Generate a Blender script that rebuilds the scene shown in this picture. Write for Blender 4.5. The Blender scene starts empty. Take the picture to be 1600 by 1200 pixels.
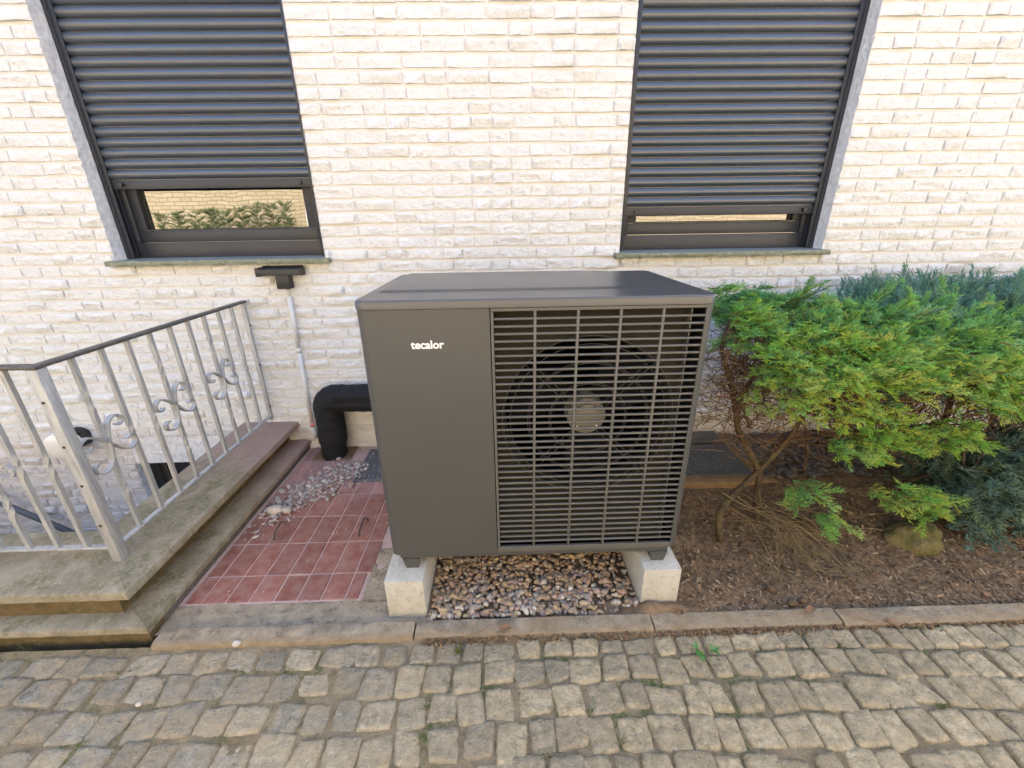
import bpy, bmesh, math, random
import numpy as np
from mathutils import Vector, Matrix, noise

random.seed(7)
rng = np.random.default_rng(7)
S = bpy.context.scene
COL = S.collection
R = math.radians

# ------------------------------------------------------------------ camera
F_PX = 650.77
CAM = np.array([0.0, -2.8512, 1.6001])
AX = np.array([[0.999565, -0.02597981, -0.01395899],      # right
               [-0.02246772, -0.36418007, -0.93105751],   # down
               [0.01910511, 0.93096613, -0.36460536]])    # forward
cam = bpy.data.cameras.new("camera")
cam.sensor_width = 36.0
cam.lens = 36.0 * F_PX / 1600.0
cam.clip_start = 0.05
cam.clip_end = 400.0
camo = bpy.data.objects.new("camera", cam)
COL.objects.link(camo)
_r, _u, _b = AX[0], -AX[1], -AX[2]
camo.matrix_world = Matrix(((_r[0], _u[0], _b[0], CAM[0]), (_r[1], _u[1], _b[1], CAM[1]),
                            (_r[2], _u[2], _b[2], CAM[2]), (0, 0, 0, 1)))
S.camera = camo

# ------------------------------------------------------------------ sky, sun, exposure
SUN_EL, SUN_AZ = R(43.0), R(14.0)          # the sun stands behind the house: this facade lies in open shade
W = bpy.data.worlds.new("World")
S.world = W
W.use_nodes = True
wn = W.node_tree
wn.nodes.clear()
sky = wn.nodes.new("ShaderNodeTexSky")
sky.sky_type = 'NISHITA'
sky.sun_disc = False
sky.sun_elevation = SUN_EL
sky.sun_rotation = SUN_AZ
sky.air_density = 0.85
sky.dust_density = 4.5
sky.ozone_density = 1.0
bg = wn.nodes.new("ShaderNodeBackground")
bg.inputs[1].default_value = 0.15
wo = wn.nodes.new("ShaderNodeOutputWorld")
wn.links.new(sky.outputs[0], bg.inputs[0])
wn.links.new(bg.outputs[0], wo.inputs[0])

sun = bpy.data.lights.new("sun", 'SUN')
sun.energy = 2.0
sun.angle = R(0.55)
sun.color = (1.0, 0.94, 0.84)
suno = bpy.data.objects.new("sun", sun)
COL.objects.link(suno)
sd = Vector((math.sin(SUN_AZ) * math.cos(SUN_EL), math.cos(SUN_AZ) * math.cos(SUN_EL), math.sin(SUN_EL)))
suno.rotation_euler = sd.to_track_quat('Z', 'Y').to_euler()
suno.location = (0, 6, 14)

S.view_settings.view_transform = 'Standard'
S.view_settings.look = 'None'
S.view_settings.exposure = 2.88
S.view_settings.gamma = 1.0
S.view_settings.use_curve_mapping = False
S.render.engine = 'CYCLES'
S.cycles.use_denoising = True
S.cycles.max_bounces = 8
S.cycles.diffuse_bounces = 5
S.cycles.glossy_bounces = 4
S.cycles.transparent_max_bounces = 8
S.cycles.sample_clamp_indirect = 6.0


# ------------------------------------------------------------------ measuring helper
def at(u, v, **k):
    """the point of the place seen at u, v of the 1600 x 1200 photograph, on the plane X=, Y= or Z="""
    ray = np.array([(u - 800) / F_PX, (v - 600) / F_PX, 1.0]) @ AX
    ax, val = list(k.items())[0]
    i = 'XYZ'.index(ax)
    return CAM + (val - CAM[i]) / ray[i] * ray


def seen(p):
    q = AX @ (np.asarray(p, float) - CAM)
    return 800 + F_PX * q[0] / q[2], 600 + F_PX * q[1] / q[2], q[2]


# ------------------------------------------------------------------ materials
def new_mat(name):
    m = bpy.data.materials.new(name)
    m.use_nodes = True
    nt = m.node_tree
    return m, nt, nt.nodes["Principled BSDF"]


def N(nt, kind, **k):
    n = nt.nodes.new(kind)
    for a, b in k.items():
        setattr(n, a, b)
    return n


def coords(nt, space):
    if space == 'world':
        return N(nt, "ShaderNodeNewGeometry").outputs["Position"]
    return N(nt, "ShaderNodeTexCoord").outputs["Object"]


def noise_fac(nt, vec, scale, detail=5, rough=0.6, dist=0.0):
    n = N(nt, "ShaderNodeTexNoise")
    n.inputs["Scale"].default_value = scale
    n.inputs["Detail"].default_value = detail
    n.inputs["Roughness"].default_value = rough
    n.inputs["Distortion"].default_value = dist
    nt.links.new(vec, n.inputs["Vector"])
    return n.outputs["Fac"]


def rng_map(nt, sock, a, b, c=0.0, d=1.0, smooth=False):
    n = N(nt, "ShaderNodeMapRange")
    if smooth:
        n.interpolation_type = 'SMOOTHSTEP'
    for i, v in zip((1, 2, 3, 4), (a, b, c, d)):
        n.inputs[i].default_value = v
    nt.links.new(sock, n.inputs[0])
    return n.outputs[0]


def mixc(nt, fac, a, b, mode='MIX'):
    n = N(nt, "ShaderNodeMix", data_type='RGBA', blend_type=mode)
    for sock, v in ((n.inputs[0], fac), (n.inputs[6], a), (n.inputs[7], b)):
        if isinstance(v, (int, float)):
            sock.default_value = v
        elif isinstance(v, (tuple, list)):
            sock.default_value = (*v[:3], 1)
        else:
            nt.links.new(v, sock)
    return n.outputs[2]


def math_n(nt, op, a, b=0.0):
    n = N(nt, "ShaderNodeMath", operation=op)
    for i, v in enumerate((a, b)):
        if isinstance(v, (int, float)):
            n.inputs[i].default_value = v
        else:
            nt.links.new(v, n.inputs[i])
    return n.outputs[0]


def bump(nt, bsdf, layers, vec):
    prev = None
    for scale, strength, dist, det in layers:
        b = N(nt, "ShaderNodeBump")
        b.inputs["Strength"].default_value = strength
        b.inputs["Distance"].default_value = dist
        nt.links.new(noise_fac(nt, vec, scale, det), b.inputs["Height"])
        if prev:
            nt.links.new(prev, b.inputs["Normal"])
        prev = b.outputs[0]
    if prev:
        nt.links.new(prev, bsdf.inputs["Normal"])


def simple(name, c1, c2=None, rough=0.6, scale=8.0, bumps=(), metal=0.0, spec=0.5, space='world', c3=None, scale3=30.0, obj_random=0.0, rvar=0.0, coat=0.0):
    m, nt, b = new_mat(name)
    vec = coords(nt, space)
    b.inputs["Roughness"].default_value = rough
    b.inputs["Metallic"].default_value = metal
    b.inputs["Specular IOR Level"].default_value = spec
    if coat:
        b.inputs["Coat Weight"].default_value = coat
    if c2 is None:
        c2 = c1
    col = mixc(nt, rng_map(nt, noise_fac(nt, vec, scale), 0.3, 0.7), c1, c2)
    if c3 is not None:
        col = mixc(nt, rng_map(nt, noise_fac(nt, vec, scale3, 8, 0.7), 0.52, 0.72), col, c3)
    if obj_random:
        oi = N(nt, "ShaderNodeObjectInfo")
        col = mixc(nt, 1.0, col, None, 'MULTIPLY') if False else col
        hsv = N(nt, "ShaderNodeHueSaturation")
        nt.links.new(rng_map(nt, oi.outputs["Random"], 0, 1, 1 - obj_random, 1 + obj_random), hsv.inputs["Value"])
        nt.links.new(col, hsv.inputs["Color"])
        col = hsv.outputs[0]
    nt.links.new(col, b.inputs["Base Color"])
    if rvar:
        nt.links.new(rng_map(nt, noise_fac(nt, vec, scale * 2.3), 0.3, 0.7, rough - rvar, rough + rvar), b.inputs["Roughness"])
    bump(nt, b, bumps, vec)
    return m


def attr_mat(name, rough=0.6, bumps=(), translucent=0.0, tint=None, spec=0.4):
    """base colour from the per-piece colour the builder gave each leaf, pebble or chip"""
    m, nt, b = new_mat(name)
    a = N(nt, "ShaderNodeAttribute", attribute_name="tone")
    vec = coords(nt, 'world')
    col = mixc(nt, rng_map(nt, noise_fac(nt, vec, 90, 4), 0.35, 0.7, 0, 0.35), a.outputs["Color"], tint or (0.2, 0.16, 0.1))
    nt.links.new(col, b.inputs["Base Color"])
    b.inputs["Roughness"].default_value = rough
    b.inputs["Specular IOR Level"].default_value = spec
    bump(nt, b, bumps, vec)
    if translucent:
        t = N(nt, "ShaderNodeBsdfTranslucent")
        nt.links.new(col, t.inputs[0])
        mx = N(nt, "ShaderNodeMixShader")
        mx.inputs[0].default_value = translucent
        out = nt.nodes["Material Output"]
        nt.links.new(b.outputs[0], mx.inputs[1])
        nt.links.new(t.outputs[0], mx.inputs[2])
        nt.links.new(mx.outputs[0], out.inputs[0])
    return m


M = {}


def make_materials():
    # white painted split-face brick
    m, nt, b = new_mat("white_painted_brick")
    vec = coords(nt, 'world')
    f = rng_map(nt, noise_fac(nt, vec, 3.0, 4), 0.3, 0.7)
    c = mixc(nt, f, (0.675, 0.68, 0.65), (0.70, 0.71, 0.70))
    c = mixc(nt, rng_map(nt, noise_fac(nt, vec, 26, 8, 0.72), 0.54, 0.78, 0, 0.5), c, (0.52, 0.49, 0.43))
    c = mixc(nt, rng_map(nt, noise_fac(nt, vec, 140, 5, 0.7), 0.56, 0.72, 0, 0.5), c, (0.47, 0.455, 0.43))
    sep = N(nt, "ShaderNodeSeparateXYZ")
    nt.links.new(vec, sep.inputs[0])
    splash = math_n(nt, 'MULTIPLY', rng_map(nt, sep.outputs[2], 0.02, 0.28, 0.55, 0.0, True), noise_fac(nt, vec, 14, 6))
    c = mixc(nt, splash, c, (0.50, 0.33, 0.25))
    oi = N(nt, "ShaderNodeObjectInfo")
    hsv = N(nt, "ShaderNodeHueSaturation")
    nt.links.new(rng_map(nt, oi.outputs["Random"], 0, 1, 0.975, 1.01), hsv.inputs["Value"])
    nt.links.new(c, hsv.inputs["Color"])
    nt.links.new(hsv.outputs[0], b.inputs["Base Color"])
    b.inputs["Roughness"].default_value = 0.72
    b.inputs["Specular IOR Level"].default_value = 0.3
    bump(nt, b, ((34, 1.0, 0.016, 6), (150, 0.6, 0.004, 5)), vec)
    M['brick'] = m
    M['mortar'] = simple("painted_mortar", (0.68, 0.675, 0.64), (0.645, 0.635, 0.60), 0.85, 9, ((55, 0.5, 0.004, 6), (240, 0.4, 0.001, 3)), spec=0.2)
    M['render'] = simple("white_render", (0.82, 0.81, 0.785), (0.60, 0.60, 0.59), 0.8, 30, ((26, 1.0, 0.018, 6), (120, 0.4, 0.002, 4)), spec=0.25)
    M['sill'] = simple("slate_sill", (0.17, 0.20, 0.19), (0.22, 0.25, 0.23), 0.55, 10, ((60, 0.3, 0.003, 5),))
    M['sill_edge'] = simple("slate_sill_broken_edge", (0.15, 0.16, 0.11), (0.27, 0.28, 0.19), 0.85, 45, ((60, 1.0, 0.012, 6),))
    # shutter slat with its row of light slots along the joint
    m, nt, b = new_mat("anthracite_shutter")
    tc = N(nt, "ShaderNodeTexCoord")
    sep = N(nt, "ShaderNodeSeparateXYZ")
    nt.links.new(tc.outputs["Object"], sep.inputs[0])
    dash = math_n(nt, 'LESS_THAN', math_n(nt, 'FRACT', math_n(nt, 'MULTIPLY', sep.outputs[0], 1 / 0.026)), 0.62)
    low = math_n(nt, 'LESS_THAN', sep.outputs[2], 0.0048)
    slot = math_n(nt, 'MULTIPLY', dash, low)
    vec = coords(nt, 'world')
    c = mixc(nt, rng_map(nt, noise_fac(nt, vec, 5), 0.3, 0.7), (0.028, 0.040, 0.058), (0.033, 0.046, 0.065))
    nt.links.new(mixc(nt, slot, c, (0.004, 0.004, 0.005)), b.inputs["Base Color"])
    b.inputs["Roughness"].default_value = 0.34
    b.inputs["IOR"].default_value = 1.85
    bump(nt, b, ((700, 0.06, 0.0004, 2),), vec)
    M['slat'] = m
    M['frame'] = simple("anthracite_frame", (0.017, 0.021, 0.028), (0.023, 0.027, 0.035), 0.45, 6, ((500, 0.10, 0.0005, 2),), spec=0.5)
    M['black'] = simple("black_plastic", (0.012, 0.012, 0.013), (0.02, 0.02, 0.021), 0.45, 20, ((300, 0.1, 0.0006, 2),))
    m, nt, b = new_mat("coated_glass")
    b.inputs["Base Color"].default_value = (0.010, 0.011, 0.012, 1)
    b.inputs["Roughness"].default_value = 0.012
    b.inputs["IOR"].default_value = 2.65
    vec = coords(nt, 'world')
    bump(nt, b, ((3.2, 0.10, 0.012, 1),), vec)
    M['glass'] = m
    # heat pump
    M['pump'] = simple("pump_anthracite_coat", (0.057, 0.058, 0.055), (0.062, 0.063, 0.059), 0.40, 3, ((900, 0.10, 0.0004, 2),), spec=0.5, rvar=0.04)
    M['pump_lid'] = simple("pump_lid_coat", (0.036, 0.041, 0.048), (0.042, 0.047, 0.054), 0.32, 3, ((900, 0.10, 0.0004, 2),), spec=0.8)
    M['pump_dark'] = simple("pump_inside", (0.006, 0.006, 0.006), (0.008, 0.008, 0.008), 0.8, 5, spec=0.1)
    M['grille'] = simple("pump_grille_plastic", (0.086, 0.084, 0.075), (0.093, 0.090, 0.080), 0.45, 5, ((800, 0.08, 0.0004, 2),))
    M['shroud'] = simple("fan_deck", (0.034, 0.031, 0.022), (0.026, 0.024, 0.017), 0.8, 6, spec=0.08)
    M['hub'] = simple("fan_hub", (0.17, 0.16, 0.13), (0.15, 0.14, 0.115), 0.5, 9)
    M['wire'] = simple("guard_wire", (0.10, 0.095, 0.085), (0.085, 0.08, 0.07), 0.35, 20, metal=0.4)
    M['logo'] = simple("logo_white", (0.85, 0.85, 0.85), (0.82, 0.82, 0.82), 0.4, 5)
    M['fin'] = simple("coil_fins", (0.30, 0.26, 0.16), (0.24, 0.21, 0.13), 0.4, 30, metal=0.5)
    # concrete
    M['block'] = simple("pale_concrete", (0.52, 0.50, 0.43), (0.43, 0.41, 0.35), 0.85, 12, ((130, 1.0, 0.006, 7), (40, 0.5, 0.006, 5)), c3=(0.33, 0.28, 0.18), scale3=55, spec=0.25)
    # stair plinth stone: khaki with algae, pink brick dust towards the wall
    m, nt, b = new_mat("algae_stone")
    vec = coords(nt, 'world')
    c = mixc(nt, rng_map(nt, noise_fac(nt, vec, 5, 6, 0.65, 0.6), 0.35, 0.65), (0.32, 0.28, 0.20), (0.18, 0.158, 0.10))
    c = mixc(nt, rng_map(nt, noise_fac(nt, vec, 11, 7, 0.7), 0.50, 0.66, 0, 0.75), c, (0.12, 0.11, 0.042))
    c = mixc(nt, rng_map(nt, noise_fac(nt, vec, 60, 7, 0.75), 0.54, 0.68, 0, 0.75), c, (0.43, 0.39, 0.31))
    sep = N(nt, "ShaderNodeSeparateXYZ")
    nt.links.new(vec, sep.inputs[0])
    dust = math_n(nt, 'ADD', rng_map(nt, sep.outputs[1], -1.05, -0.25, -0.15, 0.85, True), math_n(nt, 'MULTIPLY', math_n(nt, 'SUBTRACT', noise_fac(nt, vec, 7, 5), 0.5), 0.8))
    cl = N(nt, "ShaderNodeClamp")
    nt.links.new(dust, cl.inputs[0])
    c = mixc(nt, math_n(nt, 'MULTIPLY', cl.outputs[0], 0.9), c, (0.34, 0.225, 0.19))
    nt.links.new(c, b.inputs["Base Color"])
    b.inputs["Roughness"].default_value = 0.85
    b.inputs["Specular IOR Level"].default_value = 0.25
    bump(nt, b, ((25, 0.6, 0.010, 7), (140, 0.8, 0.004, 6)), vec)
    M['stone'] = m
    M['riser'] = simple("mossy_riser", (0.10, 0.075, 0.03), (0.16, 0.115, 0.06), 0.9, 18, ((40, 0.9, 0.01, 6),), c3=(0.05, 0.055, 0.02), scale3=14, spec=0.2)
    M['riser_dark'] = simple("washed_concrete_face", (0.10, 0.09, 0.08), (0.16, 0.14, 0.115), 0.9, 40, ((90, 0.9, 0.006, 6),), c3=(0.30, 0.27, 0.23), scale3=120, spec=0.2)
    # red tiles
    m, nt, b = new_mat("red_clay_tile")
    vec = coords(nt, 'world')
    c = mixc(nt, rng_map(nt, noise_fac(nt, vec, 7, 6, 0.65), 0.3, 0.7), (0.25, 0.076, 0.048), (0.19, 0.062, 0.043))
    c = mixc(nt, rng_map(nt, noise_fac(nt, vec, 16, 8, 0.72), 0.38, 0.68, 0, 0.9), c, (0.34, 0.20, 0.16))
    sep = N(nt, "ShaderNodeSeparateXYZ")
    nt.links.new(vec, sep.inputs[0])
    back = rng_map(nt, math_n(nt, 'ADD', sep.outputs[1], math_n(nt, 'MULTIPLY', math_n(nt, 'SUBTRACT', noise_fac(nt, vec, 6, 5), 0.5), 0.6)), -0.78, -0.45, 0, 0.85, True)
    c = mixc(nt, back, c, (0.37, 0.215, 0.195))
    oi = N(nt, "ShaderNodeObjectInfo")
    hsv = N(nt, "ShaderNodeHueSaturation")
    nt.links.new(rng_map(nt, oi.outputs["Random"], 0, 1, 0.86, 1.14), hsv.inputs["Value"])
    nt.links.new(c, hsv.inputs["Color"])
    nt.links.new(hsv.outputs[0], b.inputs["Base Color"])
    nt.links.new(rng_map(nt, noise_fac(nt, vec, 16, 8, 0.72), 0.4, 0.7, 0.42, 0.85), b.inputs["Roughness"])
    bump(nt, b, ((70, 0.25, 0.002, 6),), vec)
    M['tile'] = m
    M['grout'] = simple("pink_grout", (0.52, 0.38, 0.33), (0.40, 0.29, 0.25), 0.9, 20, ((120, 0.6, 0.003, 5),), spec=0.2)
    M['apron'] = simple("rough_mortar", (0.29, 0.235, 0.16), (0.43, 0.355, 0.25), 0.92, 13, ((40, 1.0, 0.016, 8), (220, 0.9, 0.004, 5)), c3=(0.13, 0.105, 0.08), scale3=20, spec=0.2)
    # kerb: grey on top, earthy front
    m, nt, b = new_mat("kerb_concrete")
    vec = coords(nt, 'world')
    geo = N(nt, "ShaderNodeNewGeometry")
    sepn = N(nt, "ShaderNodeSeparateXYZ")
    nt.links.new(geo.outputs["Normal"], sepn.inputs[0])
    sep = N(nt, "ShaderNodeSeparateXYZ")
    nt.links.new(vec, sep.inputs[0])
    top = mixc(nt, rng_map(nt, noise_fac(nt, vec, 16, 7, 0.7), 0.35, 0.65), (0.36, 0.30, 0.21), (0.17, 0.135, 0.09))
    top = mixc(nt, rng_map(nt, noise_fac(nt, vec, 130, 4), 0.6, 0.7, 0, 0.6), top, (0.5, 0.47, 0.42))
    earth = mixc(nt, rng_map(nt, noise_fac(nt, vec, 22, 7, 0.7), 0.3, 0.7), (0.21, 0.155, 0.095), (0.32, 0.25, 0.16))
    cover = math_n(nt, 'ADD', rng_map(nt, sep.outputs[1], -1.605, -1.630, 0.0, 1.0, True),
                   math_n(nt, 'MULTIPLY', rng_map(nt, sep.outputs[0], -0.45, -0.25, 0.0, 1.0, True), rng_map(nt, noise_fac(nt, vec, 5, 7, 0.7), 0.42, 0.56)))
    cl = N(nt, "ShaderNodeClamp")
    nt.links.new(cover, cl.inputs[0])
    nt.links.new(mixc(nt, cl.outputs[0], top, earth), b.inputs["Base Color"])
    b.inputs["Roughness"].default_value = 0.92
    b.inputs["Specular IOR Level"].default_value = 0.2
    bump(nt, b, ((26, 0.9, 0.012, 7), (180, 0.9, 0.004, 5)), vec)
    M['kerb'] = m
    # cobbles: grey to brownish stone with a film of earth
    m, nt, b = new_mat("cobble_stone")
    vec = coords(nt, 'world')
    oi = N(nt, "ShaderNodeObjectInfo")
    sep = N(nt, "ShaderNodeSeparateXYZ")
    nt.links.new(vec, sep.inputs[0])
    side = rng_map(nt, math_n(nt, 'ADD', sep.outputs[0], math_n(nt, 'MULTIPLY', oi.outputs["Random"], 1.0)), -0.9, 1.0, 0, 1, True)
    c = mixc(nt, side, (0.35, 0.312, 0.235), (0.45, 0.365, 0.225))
    c = mixc(nt, rng_map(nt, noise_fac(nt, vec, 30, 9, 0.75), 0.40, 0.62), c, mixc(nt, side, (0.19, 0.172, 0.125), (0.25, 0.205, 0.118)))
    c = mixc(nt, rng_map(nt, math_n(nt, 'ADD', noise_fac(nt, vec, 8, 8, 0.72), math_n(nt, 'MULTIPLY', math_n(nt, 'SUBTRACT', 1.0, side), 0.09)), 0.50, 0.66, 0, 0.9), c, mixc(nt, rng_map(nt, noise_fac(nt, vec, 60, 8, 0.75), 0.35, 0.65), (0.27, 0.21, 0.125), (0.41, 0.33, 0.205)))
    c = mixc(nt, rng_map(nt, noise_fac(nt, vec, 75, 8, 0.75), 0.56, 0.68, 0, 0.75), c, (0.50, 0.45, 0.37))
    hsv = N(nt, "ShaderNodeHueSaturation")
    nt.links.new(rng_map(nt, oi.outputs["Random"], 0, 1, 0.82, 1.16), hsv.inputs["Value"])
    nt.links.new(c, hsv.inputs["Color"])
    nt.links.new(hsv.outputs[0], b.inputs["Base Color"])
    b.inputs["Roughness"].default_value = 0.8
    b.inputs["Specular IOR Level"].default_value = 0.3
    bump(nt, b, ((26, 1.0, 0.020, 9), (120, 1.0, 0.006, 6)), vec)
    M['cobble'] = m
    M['joint'] = simple("joint_earth", (0.20, 0.155, 0.092), (0.31, 0.245, 0.15), 0.95, 16, ((60, 1.0, 0.014, 8), (260, 0.8, 0.003, 5)), c3=(0.11, 0.09, 0.056), scale3=18, spec=0.15)
    m = M['joint']
    nt, b = m.node_tree, m.node_tree.nodes["Principled BSDF"]
    old = b.inputs["Base Color"].links[0].from_socket
    vec = coords(nt, 'world')
    green = math_n(nt, 'MULTIPLY', rng_map(nt, noise_fac(nt, vec, 4.5, 5, 0.6), 0.50, 0.62), rng_map(nt, noise_fac(nt, vec, 70, 6, 0.7), 0.42, 0.58))
    nt.links.new(mixc(nt, green, old, (0.085, 0.105, 0.032)), b.inputs["Base Color"])
    M['soil'] = simple("garden_soil", (0.16, 0.105, 0.060), (0.28, 0.19, 0.11), 0.95, 11, ((50, 1.0, 0.016, 8), (220, 0.7, 0.003, 5)), c3=(0.055, 0.034, 0.02), scale3=26, spec=0.12)
    M['sand'] = simple("sandy_earth", (0.24, 0.16, 0.09), (0.33, 0.235, 0.14), 0.95, 18, ((60, 1.0, 0.012, 8), (240, 0.8, 0.003, 5)), c3=(0.15, 0.095, 0.05), scale3=24, spec=0.12)
    M['ground'] = simple("driveway_stone", (0.24, 0.21, 0.17), (0.30, 0.26, 0.21), 0.9, 6, ((12, 0.5, 0.02, 6),))
    M['grate'] = simple("grey_grating", (0.085, 0.09, 0.095), (0.13, 0.135, 0.14), 0.6, 30, ((200, 0.2, 0.001, 3),))
    M['well'] = simple("light_well", (0.04, 0.036, 0.03), (0.06, 0.055, 0.045), 0.9, 12)
    M['well_curb'] = simple("light_well_curb", (0.20, 0.125, 0.06), (0.26, 0.17, 0.09), 0.9, 14, ((60, 0.6, 0.006, 6),), spec=0.2)
    # metal railing
    m, nt, b = new_mat("galvanised_steel")
    vec = coords(nt, 'world')
    st = N(nt, "ShaderNodeMapping")
    st.inputs["Scale"].default_value = (60, 60, 9)
    nt.links.new(vec, st.inputs[0])
    c = mixc(nt, rng_map(nt, noise_fac(nt, st.outputs[0], 1.0, 6, 0.7), 0.35, 0.68), (0.30, 0.31, 0.31), (0.48, 0.485, 0.475))
    c = mixc(nt, rng_map(nt, noise_fac(nt, vec, 45, 6, 0.7), 0.6, 0.74, 0, 0.5), c, (0.30, 0.23, 0.15))
    nt.links.new(c, b.inputs["Base Color"])
    b.inputs["Metallic"].default_value = 0.35
    b.inputs["Roughness"].default_value = 0.55
    bump(nt, b, ((150, 0.3, 0.0012, 4),), vec)
    M['zinc'] = m
    M['handrail'] = simple("weathered_handrail", (0.045, 0.042, 0.038), (0.075, 0.07, 0.062), 0.5, 30, ((150, 0.25, 0.0012, 4),), c3=(0.15, 0.14, 0.125), scale3=50)
    M['rust'] = simple("rust_spot", (0.09, 0.03, 0.012), (0.05, 0.02, 0.01), 0.9, 90)
    # fittings
    M['pvc'] = simple("grey_white_conduit", (0.62, 0.62, 0.61), (0.54, 0.54, 0.53), 0.45, 12)
    M['pink'] = simple("pink_tape", (0.65, 0.24, 0.26), (0.55, 0.2, 0.22), 0.5, 12)
    M['tape'] = simple("black_pipe_wrap", (0.007, 0.007, 0.008), (0.010, 0.010, 0.010), 0.85, 16, ((28, 0.5, 0.012, 4), (150, 0.3, 0.002, 4)), spec=0.4)
    M['opal'] = simple("opal_lamp", (0.72, 0.68, 0.60), (0.76, 0.72, 0.65), 0.35, 5)
    M['hose'] = simple("blue_grey_handrail", (0.075, 0.09, 0.10), (0.10, 0.115, 0.125), 0.45, 20)
    M['iron'] = simple("dark_iron_hook", (0.05, 0.035, 0.028), (0.08, 0.05, 0.035), 0.6, 40)
    # plants and litter
    M['leaf'] = attr_mat("conifer_leaf", 0.55, (), 0.34, (0.08, 0.12, 0.03))
    M['bark'] = simple("juniper_bark", (0.115, 0.082, 0.046), (0.060, 0.042, 0.026), 0.95, 30, ((70, 1.0, 0.014, 7),), c3=(0.16, 0.135, 0.06), scale3=12, spec=0.15)
    M['twig'] = attr_mat("dry_twig", 0.9, (), 0, (0.12, 0.08, 0.05), 0.15)
    M['chip'] = attr_mat("bark_chip", 0.95, (), 0, (0.10, 0.06, 0.03), 0.15)
    M['pebble'] = attr_mat("river_pebble", 0.85, ((120, 0.6, 0.003, 5),), 0, (0.30, 0.23, 0.15), 0.25)
    M['rubble'] = attr_mat("broken_mortar", 0.92, ((120, 0.7, 0.003, 5),), 0, (0.30, 0.24, 0.2), 0.2)
    M['grass'] = attr_mat("grass_blade", 0.6, (), 0.3, (0.06, 0.10, 0.02))
    M['moss'] = simple("mossy_stone", (0.17, 0.13, 0.055), (0.085, 0.085, 0.025), 0.95, 18, ((60, 1.0, 0.01, 7),), c3=(0.24, 0.20, 0.11), scale3=10, spec=0.15)
    M['pale_stone'] = simple("pale_stone", (0.52, 0.48, 0.42), (0.42, 0.36, 0.28), 0.8, 25, ((80, 0.5, 0.003, 5),))
    M['clod'] = simple("earth_clod", (0.13, 0.09, 0.055), (0.09, 0.06, 0.04), 0.95, 25, ((70, 0.9, 0.006, 6),), spec=0.15)
    M['dryleaf'] = simple("dry_leaf", (0.27, 0.15, 0.07), (0.20, 0.105, 0.05), 0.8, 40, ((120, 0.4, 0.002, 4),))
    M['weed'] = simple("weed_leaf", (0.055, 0.15, 0.025), (0.08, 0.19, 0.035), 0.5, 30)
    # the yellow brick house across the drive
    m, nt, b = new_mat("yellow_brick")
    vec = coords(nt, 'world')
    mp = N(nt, "ShaderNodeMapping")
    mp.inputs["Rotation"].default_value = (R(-90), 0, 0)
    nt.links.new(vec, mp.inputs[0])
    bt = N(nt, "ShaderNodeTexBrick")
    bt.inputs["Color1"].default_value = (0.45, 0.375, 0.235, 1)
    bt.inputs["Color2"].default_value = (0.52, 0.45, 0.315, 1)
    bt.inputs["Mortar"].default_value = (0.30, 0.22, 0.12, 1)
    bt.inputs["Scale"].default_value = 1.0
    bt.inputs["Mortar Size"].default_value = 0.009
    bt.inputs["Brick Width"].default_value = 0.25
    bt.inputs["Row Height"].default_value = 0.0833
    nt.links.new(mp.outputs[0], bt.inputs["Vector"])
    nt.links.new(bt.outputs[0], b.inputs["Base Color"])
    b.inputs["Roughness"].default_value = 0.85
    M['ybrick'] = m
    M['roof'] = simple("roof_tiles", (0.16, 0.06, 0.04), (0.11, 0.05, 0.04), 0.8, 5)


make_materials()

# ------------------------------------------------------------------ object helpers
ORG = {}


def origin(o):
    return ORG.get(o.name, np.zeros(3)) if o is not None else np.zeros(3)


def thing(name, label, cat, loc=(0, 0, 0), group=None, kind=None):
    o = bpy.data.objects.new(name, None)
    COL.objects.link(o)
    o.location = loc
    o.empty_display_size = 0.1
    ORG[o.name] = np.array(loc, float)
    tag(o, label, cat, group, kind)
    return o


def tag(o, label=None, cat=None, group=None, kind=None):
    if label:
        o['label'] = label
    if cat:
        o['category'] = cat
    if group:
        o['group'] = group
    if kind:
        o['kind'] = kind
    return o


def put(name, me, parent=None, loc=(0, 0, 0), kind=None, label=None):
    o = bpy.data.objects.new(name, me)
    COL.objects.link(o)
    loc = np.array(loc, float)
    ORG[o.name] = loc
    o.location = loc - origin(parent)
    if parent is not None:
        o.parent = parent
    tag(o, label, None, None, kind)
    return o


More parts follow.
